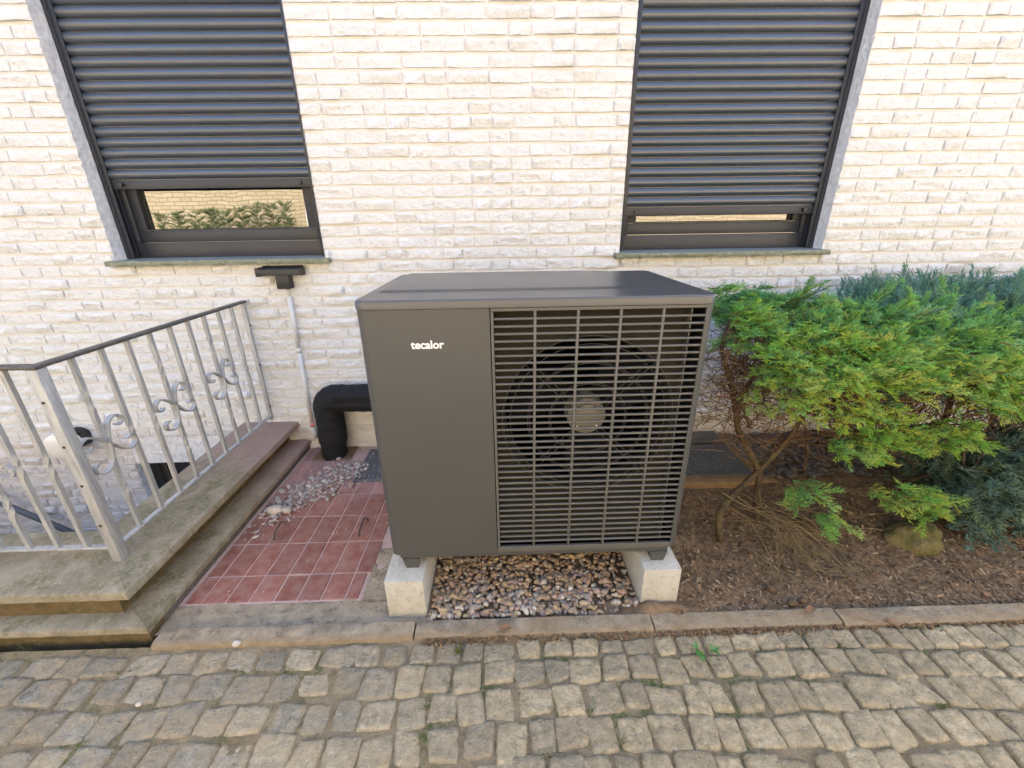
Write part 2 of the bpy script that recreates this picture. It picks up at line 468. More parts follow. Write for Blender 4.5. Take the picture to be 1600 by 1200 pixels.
class MB:
    """collects shapes in place coordinates and links them as one mesh object"""

    def __init__(s):
        s.v, s.f, s.c = [], [], []

    def add(s, v, f, tone=None):
        n = len(s.v)
        s.v.extend(tuple(p) for p in v)
        s.f.extend(tuple(i + n for i in q) for q in f)
        if tone is not None:
            s.c.extend([tone] * len(v))
        return s

    def box(s, x0, x1, y0, y1, z0, z1, r=0.0, seg=2):
        if r <= 0:
            v = [(x, y, z) for x in (x0, x1) for y in (y0, y1) for z in (z0, z1)]
            f = [(0, 1, 3, 2), (4, 6, 7, 5), (0, 4, 5, 1), (2, 3, 7, 6), (0, 2, 6, 4), (1, 5, 7, 3)]
            return s.add(v, f)
        bm = bmesh.new()
        bmesh.ops.create_cube(bm, size=1.0)
        for q in bm.verts:
            q.co = Vector(((x0 + x1) / 2 + q.co.x * (x1 - x0), (y0 + y1) / 2 + q.co.y * (y1 - y0), (z0 + z1) / 2 + q.co.z * (z1 - z0)))
        bmesh.ops.bevel(bm, geom=list(bm.edges), offset=r, segments=seg, profile=0.5, affect='EDGES')
        bm.verts.index_update()
        s.add([q.co[:] for q in bm.verts], [[q.index for q in fc.verts] for fc in bm.faces])
        bm.free()
        return s

    def tube(s, pts, rad, n=8, caps=True, squash=None, tone=None):
        pts = [Vector(p) for p in pts]
        m = len(pts)
        if not hasattr(rad, '__len__'):
            rad = [rad] * m
        v, f = [], []
        ref = None
        for i, p in enumerate(pts):
            t = (pts[min(i + 1, m - 1)] - pts[max(i - 1, 0)]).normalized()
            if ref is None:
                ref = t.orthogonal().normalized()
            ref = (ref - t * ref.dot(t))
            ref = ref.normalized() if ref.length > 1e-6 else t.orthogonal().normalized()
            bi = t.cross(ref)
            for k in range(n):
                a = 2 * math.pi * k / n
                v.append(p + (ref * math.cos(a) + bi * math.sin(a)) * rad[i])
        for i in range(m - 1):
            for k in range(n):
                k2 = (k + 1) % n
                f.append((i * n + k, i * n + k2, (i + 1) * n + k2, (i + 1) * n + k))
        if caps:
            f.append(tuple(range(n))[::-1])
            f.append(tuple((m - 1) * n + k for k in range(n)))
        return s.add(v, f, tone)

    def prism(s, poly, axis, a, b):
        """poly: 2D outline; axis: extrusion axis, from a to b"""
        n = len(poly)

        def p3(q, t):
            return (t, q[0], q[1]) if axis == 'X' else (q[0], t, q[1]) if axis == 'Y' else (q[0], q[1], t)
        v = [p3(q, a) for q in poly] + [p3(q, b) for q in poly]
        f = [(i, (i + 1) % n, n + (i + 1) % n, n + i) for i in range(n)] + [tuple(range(n))[::-1], tuple(range(n, 2 * n))]
        return s.add(v, f)

    def strip(s, poly, axis, a, b):
        """an open profile extruded, no caps"""
        n = len(poly)

        def p3(q, t):
            return (t, q[0], q[1]) if axis == 'X' else (q[0], t, q[1]) if axis == 'Y' else (q[0], q[1], t)
        v = [p3(q, a) for q in poly] + [p3(q, b) for q in poly]
        f = [(i, i + 1, n + i + 1, n + i) for i in range(n - 1)]
        return s.add(v, f)

    def mesh(s, name, mat, off=(0, 0, 0), smooth=False, fix=False):
        me = bpy.data.meshes.new(name)
        off = np.array(off, float)
        vv = np.array(s.v, float) - off
        me.from_pydata(vv.tolist(), [], s.f)
        if fix:
            bm = bmesh.new()
            bm.from_mesh(me)
            bmesh.ops.recalc_face_normals(bm, faces=bm.faces)
            bm.to_mesh(me)
            bm.free()
        if len(s.c) == len(s.v) and s.c:
            a = me.attributes.new("tone", 'FLOAT_COLOR', 'POINT')
            a.data.foreach_set("color", np.concatenate([np.array(s.c, np.float32)[:, :3], np.ones((len(s.c), 1), np.float32)], 1).ravel())
        if smooth:
            me.polygons.foreach_set("use_smooth", [True] * len(me.polygons))
            if isinstance(smooth, float):
                me.set_sharp_from_angle(angle=smooth)
        me.materials.append(mat)
        return me

    def build(s, name, mat, parent=None, smooth=False, kind=None, label=None, loc=None):
        if loc is None:
            loc = origin(parent)
        return put(name, s.mesh(name, mat, loc, smooth, True), parent, loc, kind, label)


def np_mesh(name, verts, tris, mat, tones=None, smooth=False, off=(0, 0, 0)):
    me = bpy.data.meshes.new(name)
    verts = (np.asarray(verts, np.float32) - np.asarray(off, np.float32))
    nt_ = len(tris)
    me.vertices.add(len(verts))
    me.vertices.foreach_set("co", verts.ravel())
    me.loops.add(nt_ * 3)
    me.loops.foreach_set("vertex_index", np.asarray(tris, np.int32).ravel())
    me.polygons.add(nt_)
    me.polygons.foreach_set("loop_start", np.arange(0, nt_ * 3, 3, dtype=np.int32))
    me.update(calc_edges=True)
    if tones is not None:
        a = me.attributes.new("tone", 'FLOAT_COLOR', 'POINT')
        t = np.ones((len(verts), 4), np.float32)
        t[:, :3] = tones
        a.data.foreach_set("color", t.ravel())
    if smooth:
        me.polygons.foreach_set("use_smooth", np.ones(nt_, bool))
    me.materials.append(mat)
    return me


def smooth_path(pts, k=6):
    pts = [Vector(p) for p in pts]
    out = []
    for i in range(len(pts) - 1):
        p0, p1, p2, p3 = pts[max(i - 1, 0)], pts[i], pts[i + 1], pts[min(i + 2, len(pts) - 1)]
        for j in range(k):
            t = j / k
            out.append(0.5 * ((2 * p1) + (p2 - p0) * t + (2 * p0 - 5 * p1 + 4 * p2 - p3) * t * t + (3 * p1 - p0 - 3 * p2 + p3) * t ** 3))
    out.append(pts[-1])
    return out


def lump_mesh(name, mat, size, seed, sub=2, rough=0.25, flat=1.0, sharp=False):
    bm = bmesh.new()
    bmesh.ops.create_icosphere(bm, subdivisions=sub, radius=1.0)
    o = Vector((seed * 3.7, seed * 1.3, seed * 7.1))
    for q in bm.verts:
        d = 1 + rough * noise.noise(q.co * 1.3 + o) + rough * 0.5 * noise.noise(q.co * 3.1 + o)
        q.co = Vector((q.co.x * d * size[0], q.co.y * d * size[1], q.co.z * d * size[2] * flat))
    me = bpy.data.meshes.new(name)
    bm.to_mesh(me)
    bm.free()
    if not sharp:
        me.polygons.foreach_set("use_smooth", [True] * len(me.polygons))
    me.materials.append(mat)
    return me


def rough_sheet(x0, x1, y0, y1, z, nx, ny, amp, scale, seed, zf=None):
    v, f = [], []
    for j in range(ny + 1):
        for i in range(nx + 1):
            x = x0 + (x1 - x0) * i / nx
            y = y0 + (y1 - y0) * j / ny
            p = Vector((x * scale + seed, y * scale - seed, seed * 0.7))
            h = noise.noise(p) * amp + noise.noise(p * 3.3) * amp * 0.45
            v.append((x, y, z + h + (zf(x, y) if zf else 0)))
    for j in range(ny):
        for i in range(nx):
            a = j * (nx + 1) + i
            f.append((a, a + 1, a + nx + 2, a + nx + 1))
    return v, f


# ------------------------------------------------------------------ ground and paving (setting)
mb = MB()
for x0, x1, y0, y1 in ((-60, 60, -60, -3.05), (-60, -3.6, -3.05, -1.6), (3.6, 60, -3.05, -1.6), (3.6, 60, -1.6, 0.4), (-60, -6.0, -1.6, 0.4)):
    mb.add([(x0, y0, -0.012), (x1, y0, -0.012), (x1, y1, -0.012), (x0, y1, -0.012)], [(0, 1, 2, 3)])
tag(mb.build('ground', M['ground']), 'stone paved driveway ground beyond the cobbles', 'ground', None, 'structure')

# cobblestone strip in front of the kerb: every stone a piece
pave = thing('cobblestone_pavement', 'worn grey brown cobblestone strip in front of the kerb', 'pavement', (0, -1.9, 0), None, 'structure')
v, f = rough_sheet(-3.6, 3.6, -3.05, -1.622, -0.0035, 220, 60, 0.0034, 7.0, 3.1, lambda x, y: -0.0034 + 0.0026 * math.exp(-((x + 0.75) / 0.6) ** 2) + 0.006 * max(0, (y + 1.66) / 0.04))
jt = MB().add(v, f).build('joint_earth', M['joint'], pave, True)


def warp_y(x, y):
    return (0.014 * math.sin(x * 2.1 + 0.6) + 0.007 * math.sin(x * 5.3 + y * 3)) * min(1.0, max(0.0, (-1.66 - y) / 0.12)) - 0.004


rows = [-1.638, -1.728, -1.834, -1.946, -2.056, -2.166, -2.276, -2.39, -2.50, -2.61, -2.72, -2.83, -2.94, -3.04]
cob_rest = MB()
n_cob = 0
for k in range(len(rows) - 1):
    x = -2.75 + random.uniform(0, 0.1)
    while x < 2.95:
        w = random.choice((0.088, 0.100, 0.108, 0.116, 0.132)) * random.uniform(0.92, 1.08) * (1.12 if x < -0.7 else 1.0)
        if k == 0:
            w *= 0.97
        g = random.uniform(0.0022, 0.0058)
        lean = random.gauss(0, 0.008)
        c4 = []
        off_ = random.gauss(0, 0.006) if k else -abs(random.gauss(0, 0.003))
        for (ax_, ay_) in ((0, 0), (1, 0), (1, 1), (0, 1)):
            px_ = x + g + ax_ * (w - 2 * g) + lean * (1 if ay_ else 0) + random.gauss(0, 0.0055)
            yy = rows[k + 1] if ay_ == 0 else rows[k]
            py_ = yy + (g if ay_ == 0 else -g) + warp_y(x + ax_ * w, yy) + random.gauss(0, 0.0062) + off_
            c4.append((px_, py_))
        xm, ym = x + w / 2, (rows[k] + rows[k + 1]) / 2
        x += w
        cx = sum(p[0] for p in c4) / 4
        cy = sum(p[1] for p in c4) / 4
        # the stones lie deeper in the earth on the left, prouder on the right
        proud = 0.0035 + 0.0025 * max(-1, min(1, (xm - 0.0) / 1.0)) + random.gauss(0, 0.0022)
        tx, ty = random.gauss(0, 0.028), random.gauss(0, 0.028)
        n = 10
        vv, ff = [], []
        sd_ = random.uniform(0, 100)
        for j in range(n + 1):
            for i in range(n + 1):
                a, bb = i / n, j / n
                # pull the outline in to rounded corners
                ca, cb = 2 * a - 1, 2 * bb - 1
                e = max(abs(ca), abs(cb))
                rr = 1 - 0.06 * (abs(ca) * abs(cb)) ** 3
                aa, ba = 0.5 + ca * rr / 2, 0.5 + cb * rr / 2
                p = [(1 - aa) * (1 - ba) * c4[0][q] + aa * (1 - ba) * c4[1][q] + aa * ba * c4[2][q] + (1 - aa) * ba * c4[3][q] for q in (0, 1)]
                wv = noise.noise(Vector((p[0] * 28 + sd_, p[1] * 28, sd_)))
                h = 0.0042 * wv + 0.0030 * noise.noise(Vector((p[0] * 75, p[1] * 75 + sd_, 0)))
                edge = max(0.0, (e - 0.86) / 0.14)
                h -= 0.0050 * edge ** 2.0
                h += (p[0] - cx) * tx + (p[1] - cy) * ty
                if e > 0.999:
                    jig = 0.003 * noise.noise(Vector((p[0] * 60 + sd_, p[1] * 60, 5)))
                    p[0] += jig * (1 if ca > 0 else -1) * abs(ca)
                    p[1] += jig * (1 if cb > 0 else -1) * abs(cb)
                vv.append((p[0], p[1], proud + h))
        for j in range(n):
            for i in range(n):
                q = j * (n + 1) + i
                ff.append((q, q + 1, q + n + 2, q + n + 1))
        ring = [i for i in range(n + 1)] + [j * (n + 1) + n for j in range(1, n + 1)] + [n * (n + 1) + i for i in range(n - 1, -1, -1)] + [j * (n + 1) for j in range(n - 1, 0, -1)]
        base = len(vv)
        for q in ring:
            vv.append((vv[q][0] + (vv[q][0] - cx) * 0.04, vv[q][1] + (vv[q][1] - cy) * 0.04, -0.03))
        L = len(ring)
        for i in range(L):
            ff.append((ring[i], base + i, base + (i + 1) % L, ring[(i + 1) % L]))
        u_, v_, d_ = seen((cx, cy, 0))
        if -60 < u_ < 1660 and v_ < 1230 and n_cob < 298:
            m_ = MB().add(vv, ff)
            put('cobblestone', m_.mesh('cobblestone', M['cobble'], (cx, cy, 0), True), pave, (cx, cy, 0))
            n_cob += 1
        else:
            cob_rest.add(vv, ff)
cob_rest.build('cobblestones_beyond', M['cobble'], pave, True, 'stuff')

# kerb of long concrete stones
kerb = thing('kerb', 'long low concrete kerb between cobbles and flower bed', 'kerb', (0, -1.6, 0), None, 'structure')
for x0, x1, dy, dz in ((-1.452, -0.398, 0.0, 0.0), (-0.392, 0.60, 0.004, -0.006), (0.606, 1.395, 0.003, -0.007), (1.401, 2.46, -0.006, -0.004), (2.466, 3.6, -0.008, -0.004)):
    k_ = MB()
    nx_ = 36
    prof = [(-0.045, -0.06), (-0.043, 0.006), (-0.038, 0.018), (-0.024, 0.024), (0.030, 0.026), (0.036, 0.020), (0.038, -0.06)]
    vv, ff = [], []
    for i in range(nx_ + 1):
        xx = x0 + (x1 - x0) * i / nx_
        for (py_, pz_) in prof:
            w_ = noise.noise(Vector((xx * 9, py_ * 60, pz_ * 60 + x0)))
            vv.append((xx, -1.593 + dy + py_ + w_ * 0.003, pz_ + dz + w_ * 0.0022 * (pz_ > 0)))
    m_ = len(prof)
    for i in range(nx_):
        for j in range(m_ - 1):
            ff.append((i * m_ + j, (i + 1) * m_ + j, (i + 1) * m_ + j + 1, i * m_ + j + 1))
    ff += [tuple(range(m_)), tuple(nx_ * m_ + j for j in range(m_))[::-1]]
    k_.add(vv, ff).build('kerb_stone', M['kerb'], kerb, 0.7)

# red tile paving between the stairwell and the pump
tiles = thing('tile_paving', 'red clay tile paving with pale joints beside the stairwell', 'paving', (-1.05, -0.8, 0), None, 'structure')
v, f = rough_sheet(-1.50, -0.60, -1.425, 0.004, -0.0024, 36, 56, 0.0010, 14, 5.5)
MB().add(v, f).build('grout_bed', M['grout'], tiles, True)
cols = [-1.478, -1.402, -1.292, -1.188, -1.077, -0.970, -0.862, -0.753, -0.648]
trow = [-1.418, -1.262, -1.044, -0.826, -0.618, -0.410, -0.205, -0.006]
for j in range(len(trow) - 1):
    for i in range(len(cols) - 1):
        x0, x1, y0, y1 = cols[i] + 0.0034, cols[i + 1] - 0.0034, trow[j] + 0.0034, trow[j + 1] - 0.0034
        if j == 4 and x0 > -1.05:
            y1 = -0.492
        if j == 5 and x1 > -1.0:
            continue
        if j == 6 and (x1 > -1.0 or (-1.41 < x0 < -1.1)):
            continue
        if j == 5 and x1 > -1.06:
            x1 = -1.026
        if j == 6 and x1 > -1.06:
            x1 = -1.026
        if i == 7 and j < 4:      # ragged outer tiles
            x1 -= 0.02 + 0.02 * random.random()
        z_ = random.gauss(0, 0.0010)
        ti = random.gauss(0, 0.006)
        m_ = MB()
        m_.box(x0, x1, y0, y1, -0.018, 0.0012 + z_, 0.0022, 1)
        m_.v = [(a + 0.0015 * noise.noise(Vector((a * 40, b_ * 40, 0))), b_ + 0.0015 * noise.noise(Vector((a * 40, b_ * 40, 9))), c_ + (a - (x0 + x1) / 2) * ti) for a, b_, c_ in m_.v]
        m_.build('tile', M['tile'], tiles, True if False else 0.6)

v, f = rough_sheet(-1.405, -1.125, -0.205, -0.01, 0.0035, 14, 10, 0.004, 22, 7.7)
MB().add(v, f).build('pipe_opening', M['soil'], tiles, True)

ap = MB()
v, f = rough_sheet(-1.56, -0.35, -1.565, -1.405, -0.004, 80, 16, 0.007, 11, 8.2)
ap.add(v, f)
v, f = rough_sheet(-0.672, -0.515, -1.43, -0.02, -0.005, 14, 90, 0.008, 11, 2.2)
ap.add([(a, b_, c_ + 0.004) for a, b_, c_ in v], f)
tag(ap.build('mortar_apron', M['apron'], None, True), 'rough grey mortar edging round the red tiles', 'paving', None, 'structure')

# flower bed soil and the bed under the pump
sb = MB()
v, f = rough_sheet(-0.53, 0.78, -1.562, -0.04, -0.012, 70, 80, 0.010, 7, 1.7)
sb.add(v, f)
v, f = rough_sheet(0.70, 3.7, -1.562, 0.004, 0.004, 150, 80, 0.026, 3.6, 4.4, lambda x, y: -0.004 - 0.010 * max(0, (-1.45 - y)) / 0.1 + 0.03 * max(0, min(1, (y + 1.5) / 0.5)) * max(0, min(1, (x - 1.2) / 0.6)))
sb.add(v, f)
tag(sb.build('flower_bed_soil', M['soil'], None, True), 'dark brown garden soil under the shrubs and pump', 'soil', None, 'structure')

v, f = rough_sheet(0.40, 0.98, -1.640, -1.47, -0.010, 50, 22, 0.008, 12, 2.9, lambda x, y: 0.046 * math.exp(-((x - 0.68) / 0.19) ** 2) * math.exp(-((y + 1.535) / 0.050) ** 2) * (1 + 0.5 * noise.noise(Vector((x * 17, y * 17, 1)))))
tag(MB().add(v, f).build('sand_spill', M['soil'], None, True, None, None, (0.66, -1.55, 0)), 'sandy earth spilled over the kerb in front of the right beam', 'sand', None, 'stuff')

# ------------------------------------------------------------------ the house
house = thing('house', 'white painted split-face brick house wall with two shuttered windows', 'house', (0, 0.2, 0))
PITCH, BH = 0.0737, 0.0555
ZB0 = 1.379
WL = (-2.478, -1.141)
WR = (0.777, 2.130)
SILL_T = 1.3955
BASE = (-2.865, -2.02)        # basement window
openings = [(WL[0], WL[1], 1.362, 9), (WR[0], WR[1], 1.362, 9), (WL[0] - 0.035, WL[1] + 0.036, 1.362, 1.398), (WR[0] - 0.034, WR[1] + 0.026, 1.362, 1.398),
            (BASE[0], BASE[1], -0.80, -0.10), (BASE[0] + 0.02, BASE[1], -0.10, 0.123)]

# wall body with the mortar face, cut round the openings
wb = MB()
xs = [-4.5, BASE[0], WL[0], BASE[1], WL[1], WR[0], WR[1], 4.2]
zs = [-1.7, -0.80, -0.10, 1.362, 3.12, 5.7]
for i in range(len(xs) - 1):
    for j in range(len(zs) - 1):
        xm, zm = (xs[i] + xs[i + 1]) / 2, (zs[j] + zs[j + 1]) / 2
        if (WL[0] < xm < WL[1] or WR[0] < xm < WR[1]) and 1.362 < zm < 3.12:
            continue
        if BASE[0] < xm < BASE[1] and -0.80 < zm < -0.10:
            continue
        wb.add([(xs[i], 0.003, zs[j]), (xs[i + 1], 0.003, zs[j]), (xs[i + 1], 0.003, zs[j + 1]), (xs[i], 0.003, zs[j + 1])], [(0, 1, 2, 3)])
wb.build('wall', M['mortar'], house)
# reveals of the window openings (plastered returns)
for nm, (x0, x1) in (('left', WL), ('right', WR)):
    rv = MB()
    for xx, s_ in ((x0, 1), (x1, -1)):
        vv, ff = [], []
        nz_, ny_ = 70, 6
        for j in range(nz_ + 1):
            for i in range(ny_ + 1):
                z_ = 1.37 + (3.12 - 1.37) * j / nz_
                y_ = -0.004 + 0.20 * i / ny_
                h_ = 0.007 * noise.noise(Vector((y_ * 14, z_ * 13, xx * 5))) * (1 if 0 < y_ < 0.09 else 0.25)
                vv.append((xx + s_ * (0.001 + 0.5 * abs(h_) + h_), y_, z_))
        for j in range(nz_):
            for i in range(ny_):
                q = j * (ny_ + 1) + i
                ff.append((q, q + 1, q + ny_ + 2, q + ny_ + 1))
        rv.add(vv, ff)
    rv.add([(x0, 0, 3.12), (x1, 0, 3.12), (x1, 0.3, 3.12), (x0, 0.3, 3.12)], [(0, 1, 2, 3)])
    rv.build('reveal', M['render'], house, True)

# the rest of the building that throws the shade
hb = MB()
hb.box(-7.0, 7.5, 0.30, 8.0, 2.0, 5.7)
hb.box(-7.0, -4.5, 0.0, 0.29, -1.7, 5.7)
hb.box(4.2, 7.5, 0.0, 0.29, -0.05, 5.7)
hb.build('upper_storey', M['mortar'], house)
rf = MB()
rf.prism([(-0.35, 5.702), (8.35, 5.702), (4.0, 8.3)], 'X', -7.3, 7.8)
rf.build('roof', M['roof'], house)


def brick_mesh(w, h, seed, nx):
    nz = 5
    sv = Vector((seed * 5.1, seed * 2.7, seed * 9.3))
    vv, ff = [], []
    facets = [(random.uniform(-0.05, w + 0.05), random.uniform(0, h), random.gauss(0, 0.12), random.gauss(0.03, 0.22), random.uniform(0.011, 0.024)) for _ in range(max(3, int(w / 0.035)))]
    for j in range(nz + 1):
        for i in range(nx + 1):
            a, b_ = i / nx, j / nz
            x_, z_ = a * w, b_ * h
            hh = min(fz + (x_ - fx) * sx + (z_ - fh) * sz for fx, fh, sx, sz, fz in facets)
            hh = max(0.006, min(0.024, hh))
            hh += 0.0050 * noise.noise(Vector((x_ * 30, z_ * 38, 0)) + sv) + 0.0030 * abs(noise.noise(Vector((x_ * 70, z_ * 85, 3)) + sv))
            ex = min(x_, w - x_)
            ez = min(z_, h - z_)
            edge = 0.38 if i in (0, nx) else 0.6 if j == nz else 1.0
            if j == 0 and 0 < i < nx:
                edge = 0.94
            jx = 0.0028 * noise.noise(Vector((z_ * 50, a * 3, 1)) + sv) if i in (0, nx) else 0
            jz = 0.0026 * noise.noise(Vector((x_ * 35, b_ * 3, 2)) + sv) if j in (0, nz) else 0
            vv.append((x_ - w / 2 + jx, -hh * edge, z_ + jz))
    for j in range(nz):
        for i in range(nx):
            q = j * (nx + 1) + i
            ff.append((q, q + 1, q + nx + 2, q + nx + 1))
    ring = [i for i in range(nx + 1)] + [j * (nx + 1) + nx for j in range(1, nz + 1)] + [nz * (nx + 1) + i for i in range(nx - 1, -1, -1)] + [j * (nx + 1) for j in range(nz - 1, 0, -1)]
    b0 = len(vv)
    for q in ring:
        vv.append((vv[q][0] * 1.004, 0.013, vv[q][2]))
    for i in range(len(ring)):
        i2 = (i + 1) % len(ring)
        ff.append((ring[i], b0 + i, b0 + i2, ring[i2]))
    return MB().add(vv, ff)


BRICK = {}


def brick_variant(w):
    key = 'stretcher' if abs(w - 0.2335) < 0.003 else 'header' if abs(w - 0.1165) < 0.003 else None
    if key:
        lst = BRICK.setdefault(key, [])
        cap = 16 if key == 'stretcher' else 10
        if len(lst) < cap:
            b_ = brick_mesh(0.2335 if key == 'stretcher' else 0.1165, BH, len(lst) + (1 if key == 'stretcher' else 40), 16 if key == 'stretcher' else 9)
            lst.append((b_, b_.mesh('brick', M['brick'], (0, 0, 0), 0.75)))
        return random.choice(lst)
    b_ = brick_mesh(w, BH, random.uniform(60, 200), max(4, int(w / 0.0145)))
    return (b_, b_.mesh('brick', M['brick'], (0, 0, 0), 0.75))


def in_open(x, z):
    return any(a < x < b_ and c < z < d for a, b_, c, d in openings)


layout = []
k0, k1 = -34, 23
for k in range(k0, k1 + 1):
    zb = ZB0 + PITCH * k
    zm = zb + BH / 2
    x_end = 4.2 if zb > -0.12 else -1.45
    cuts = sorted({q for a, b_, c, d in openings if c - 0.02 < zm < d + 0.02 for q in (a, b_)})
    x = -4.5
    bounds = [-4.5] + cuts + [x_end]
    for a, b_ in zip(bounds[:-1], bounds[1:]):
        if b_ - a < 0.03 or in_open((a + b_) / 2, zm):
            continue
        x = a
        first = True
        while x < b_ - 0.02:
            w = random.choices((0.2335, 0.1165), (0.68, 0.32))[0]
            if first and a == -4.5:
                w = random.uniform(0.06, 0.23)
            first = False
            if x + w > b_ - 0.05:
                w = b_ - x
                if w > 0.26:
                    w = w / 2
            elif abs(x + w - b_) < 0.012:
                w = b_ - x
            layout.append((x + w / 2, zb + random.gauss(0, 0.0012), w))
            x += w + random.uniform(0.006, 0.011)


def shown(x, z, w):
    u_, v_, d_ = seen((x, 0, z + BH / 2))
    if d_ <= 0 or not (-20 < u_ < 1620 and -12 < v_ < 1200):
        return 0
    q = CAM - np.array([x, 0, z])
    a = w * BH * abs(q[1]) / np.linalg.norm(q) ** 3
    if 565 < u_ < 1110 and v_ > 432:
        a *= 0.03
    if u_ > 1140 and v_ > 490:
        a *= 0.2
    return a


layout.sort(key=lambda q: -shown(*q))
rest = MB()
for i, (x, z, w) in enumerate(layout):
    mbk, me = brick_variant(w)
    if i < 298:
        put('brick', me, house, (x, 0, z))
    else:
        rest.add([(a + x, b_, c + z) for a, b_, c in mbk.v], mbk.f)
rest.build('bricks_beyond', M['brick'], house, 0.75, 'stuff')

# ---- windows
def window(x0, x1, label):
    """anthracite frame, sash, pane and slate sill"""
    w = bpy.data.objects.new('window', None)
    COL.objects.link(w)
    w.empty_display_size = 0.1
    loc = np.array([(x0 + x1) / 2, 0.13, SILL_T])
    ORG[w.name] = loc
    w.location = loc - origin(house)
    w.parent = house
    tag(w, label)
    z0 = SILL_T - 0.004
    fr = MB()
    fr.box(x0 + 0.002, x1 - 0.002, 0.135, 0.205, z0, z0 + 0.105, 0.004)
    fr.box(x0 + 0.002, x0 + 0.085, 0.136, 0.205, z0 + 0.106, 3.11, 0.004)
    fr.box(x1 - 0.085, x1 - 0.002, 0.136, 0.205, z0 + 0.106, 3.11, 0.004)
    fr.build('frame', M['frame'], w, 0.6)
    s_ = MB()
    a, b_ = x0 + 0.078, x1 - 0.078
    s_.box(a, b_, 0.152, 0.21, z0 + 0.108, z0 + 0.182, 0.006)
    s_.box(a, a + 0.062, 0.153, 0.21, z0 + 0.183, 3.10, 0.006)
    s_.box(b_ - 0.062, b_, 0.153, 0.21, z0 + 0.183, 3.10, 0.006)
    s_.build('sash', M['frame'], w, 0.6)
    g = MB().box(a + 0.055, b_ - 0.055, 0.190, 0.200, z0 + 0.175, 3.09)
    g.build('pane', M['glass'], w)
    st = MB()
    st.box(a + 0.062, b_ - 0.062, 0.180, 0.189, z0 + 0.183, z0 + 0.191)
    st.box(a + 0.062, a + 0.069, 0.180, 0.189, z0 + 0.192, 3.09)
    st.box(b_ - 0.069, b_ - 0.062, 0.180, 0.189, z0 + 0.192, 3.09)
    st.build('glazing_bead', M['black'], w)
    for xx in (x0 + 0.20, x1 - 0.20):
        c_ = MB()
        ring = [(xx + 0.022 * math.cos(t) * (1 if abs(math.cos(t)) > .3 else 1), z0 + 0.062 + 0.0065 * math.sin(t)) for t in np.linspace(0, 2 * math.pi, 17)[:-1]]
        c_.prism(ring, 'Y', 0.1315, 0.137)
        c_.build('drain_cap', M['black'], w, 0.6)
    return w


wl = window(WL[0], WL[1], 'left window with a wide strip of glass under its shutter')
wr = window(WR[0], WR[1], 'right window with only a thin slit of glass under its shutter')


def sill(x0, x1):
    vv, ff = [], []
    nx_ = 60
    prof = [(-0.052, SILL_T - 0.030), (-0.056, SILL_T - 0.015), (-0.050, SILL_T - 0.001), (-0.046, SILL_T), (0.136, SILL_T + 0.006)]
    m_ = len(prof)
    for i in range(nx_ + 1):
        xx = x0 + (x1 - x0) * i / nx_
        for j, (py_, pz_) in enumerate(prof):
            k_ = 0.006 * noise.noise(Vector((xx * 22, pz_ * 90, x0))) if j < 3 else 0
            vv.append((xx, py_ + k_, pz_ + k_ * 0.4))
    for i in range(nx_):
        for j in range(m_ - 1):
            ff.append((i * m_ + j, (i + 1) * m_ + j, (i + 1) * m_ + j + 1, i * m_ + j + 1))
    b0 = len(vv)
    for xx in (x0, x1):
        vv.append((xx, 0.0, SILL_T - 0.030))
    for i in range(nx_):
        pass
    ff.append(tuple(range(m_)) + (b0,))
    ff.append(tuple(nx_ * m_ + j for j in range(m_))[::-1] + (b0 + 1,))
    ff.append(tuple(i * m_ for i in range(nx_ + 1)) + (b0 + 1, b0))
    o = MB().add(vv, ff).build('window_sill', M['sill'], house, 0.6)
    o.data.materials.append(M['sill_edge'])
    for p in o.data.polygons:
        if p.center.y + origin(house)[1] < -0.047 or p.normal.z < 0.3:
            p.material_index = 1


sill(WL[0] - 0.034, WL[1] + 0.035)
sill(WR[0] - 0.033, WR[1] + 0.025)


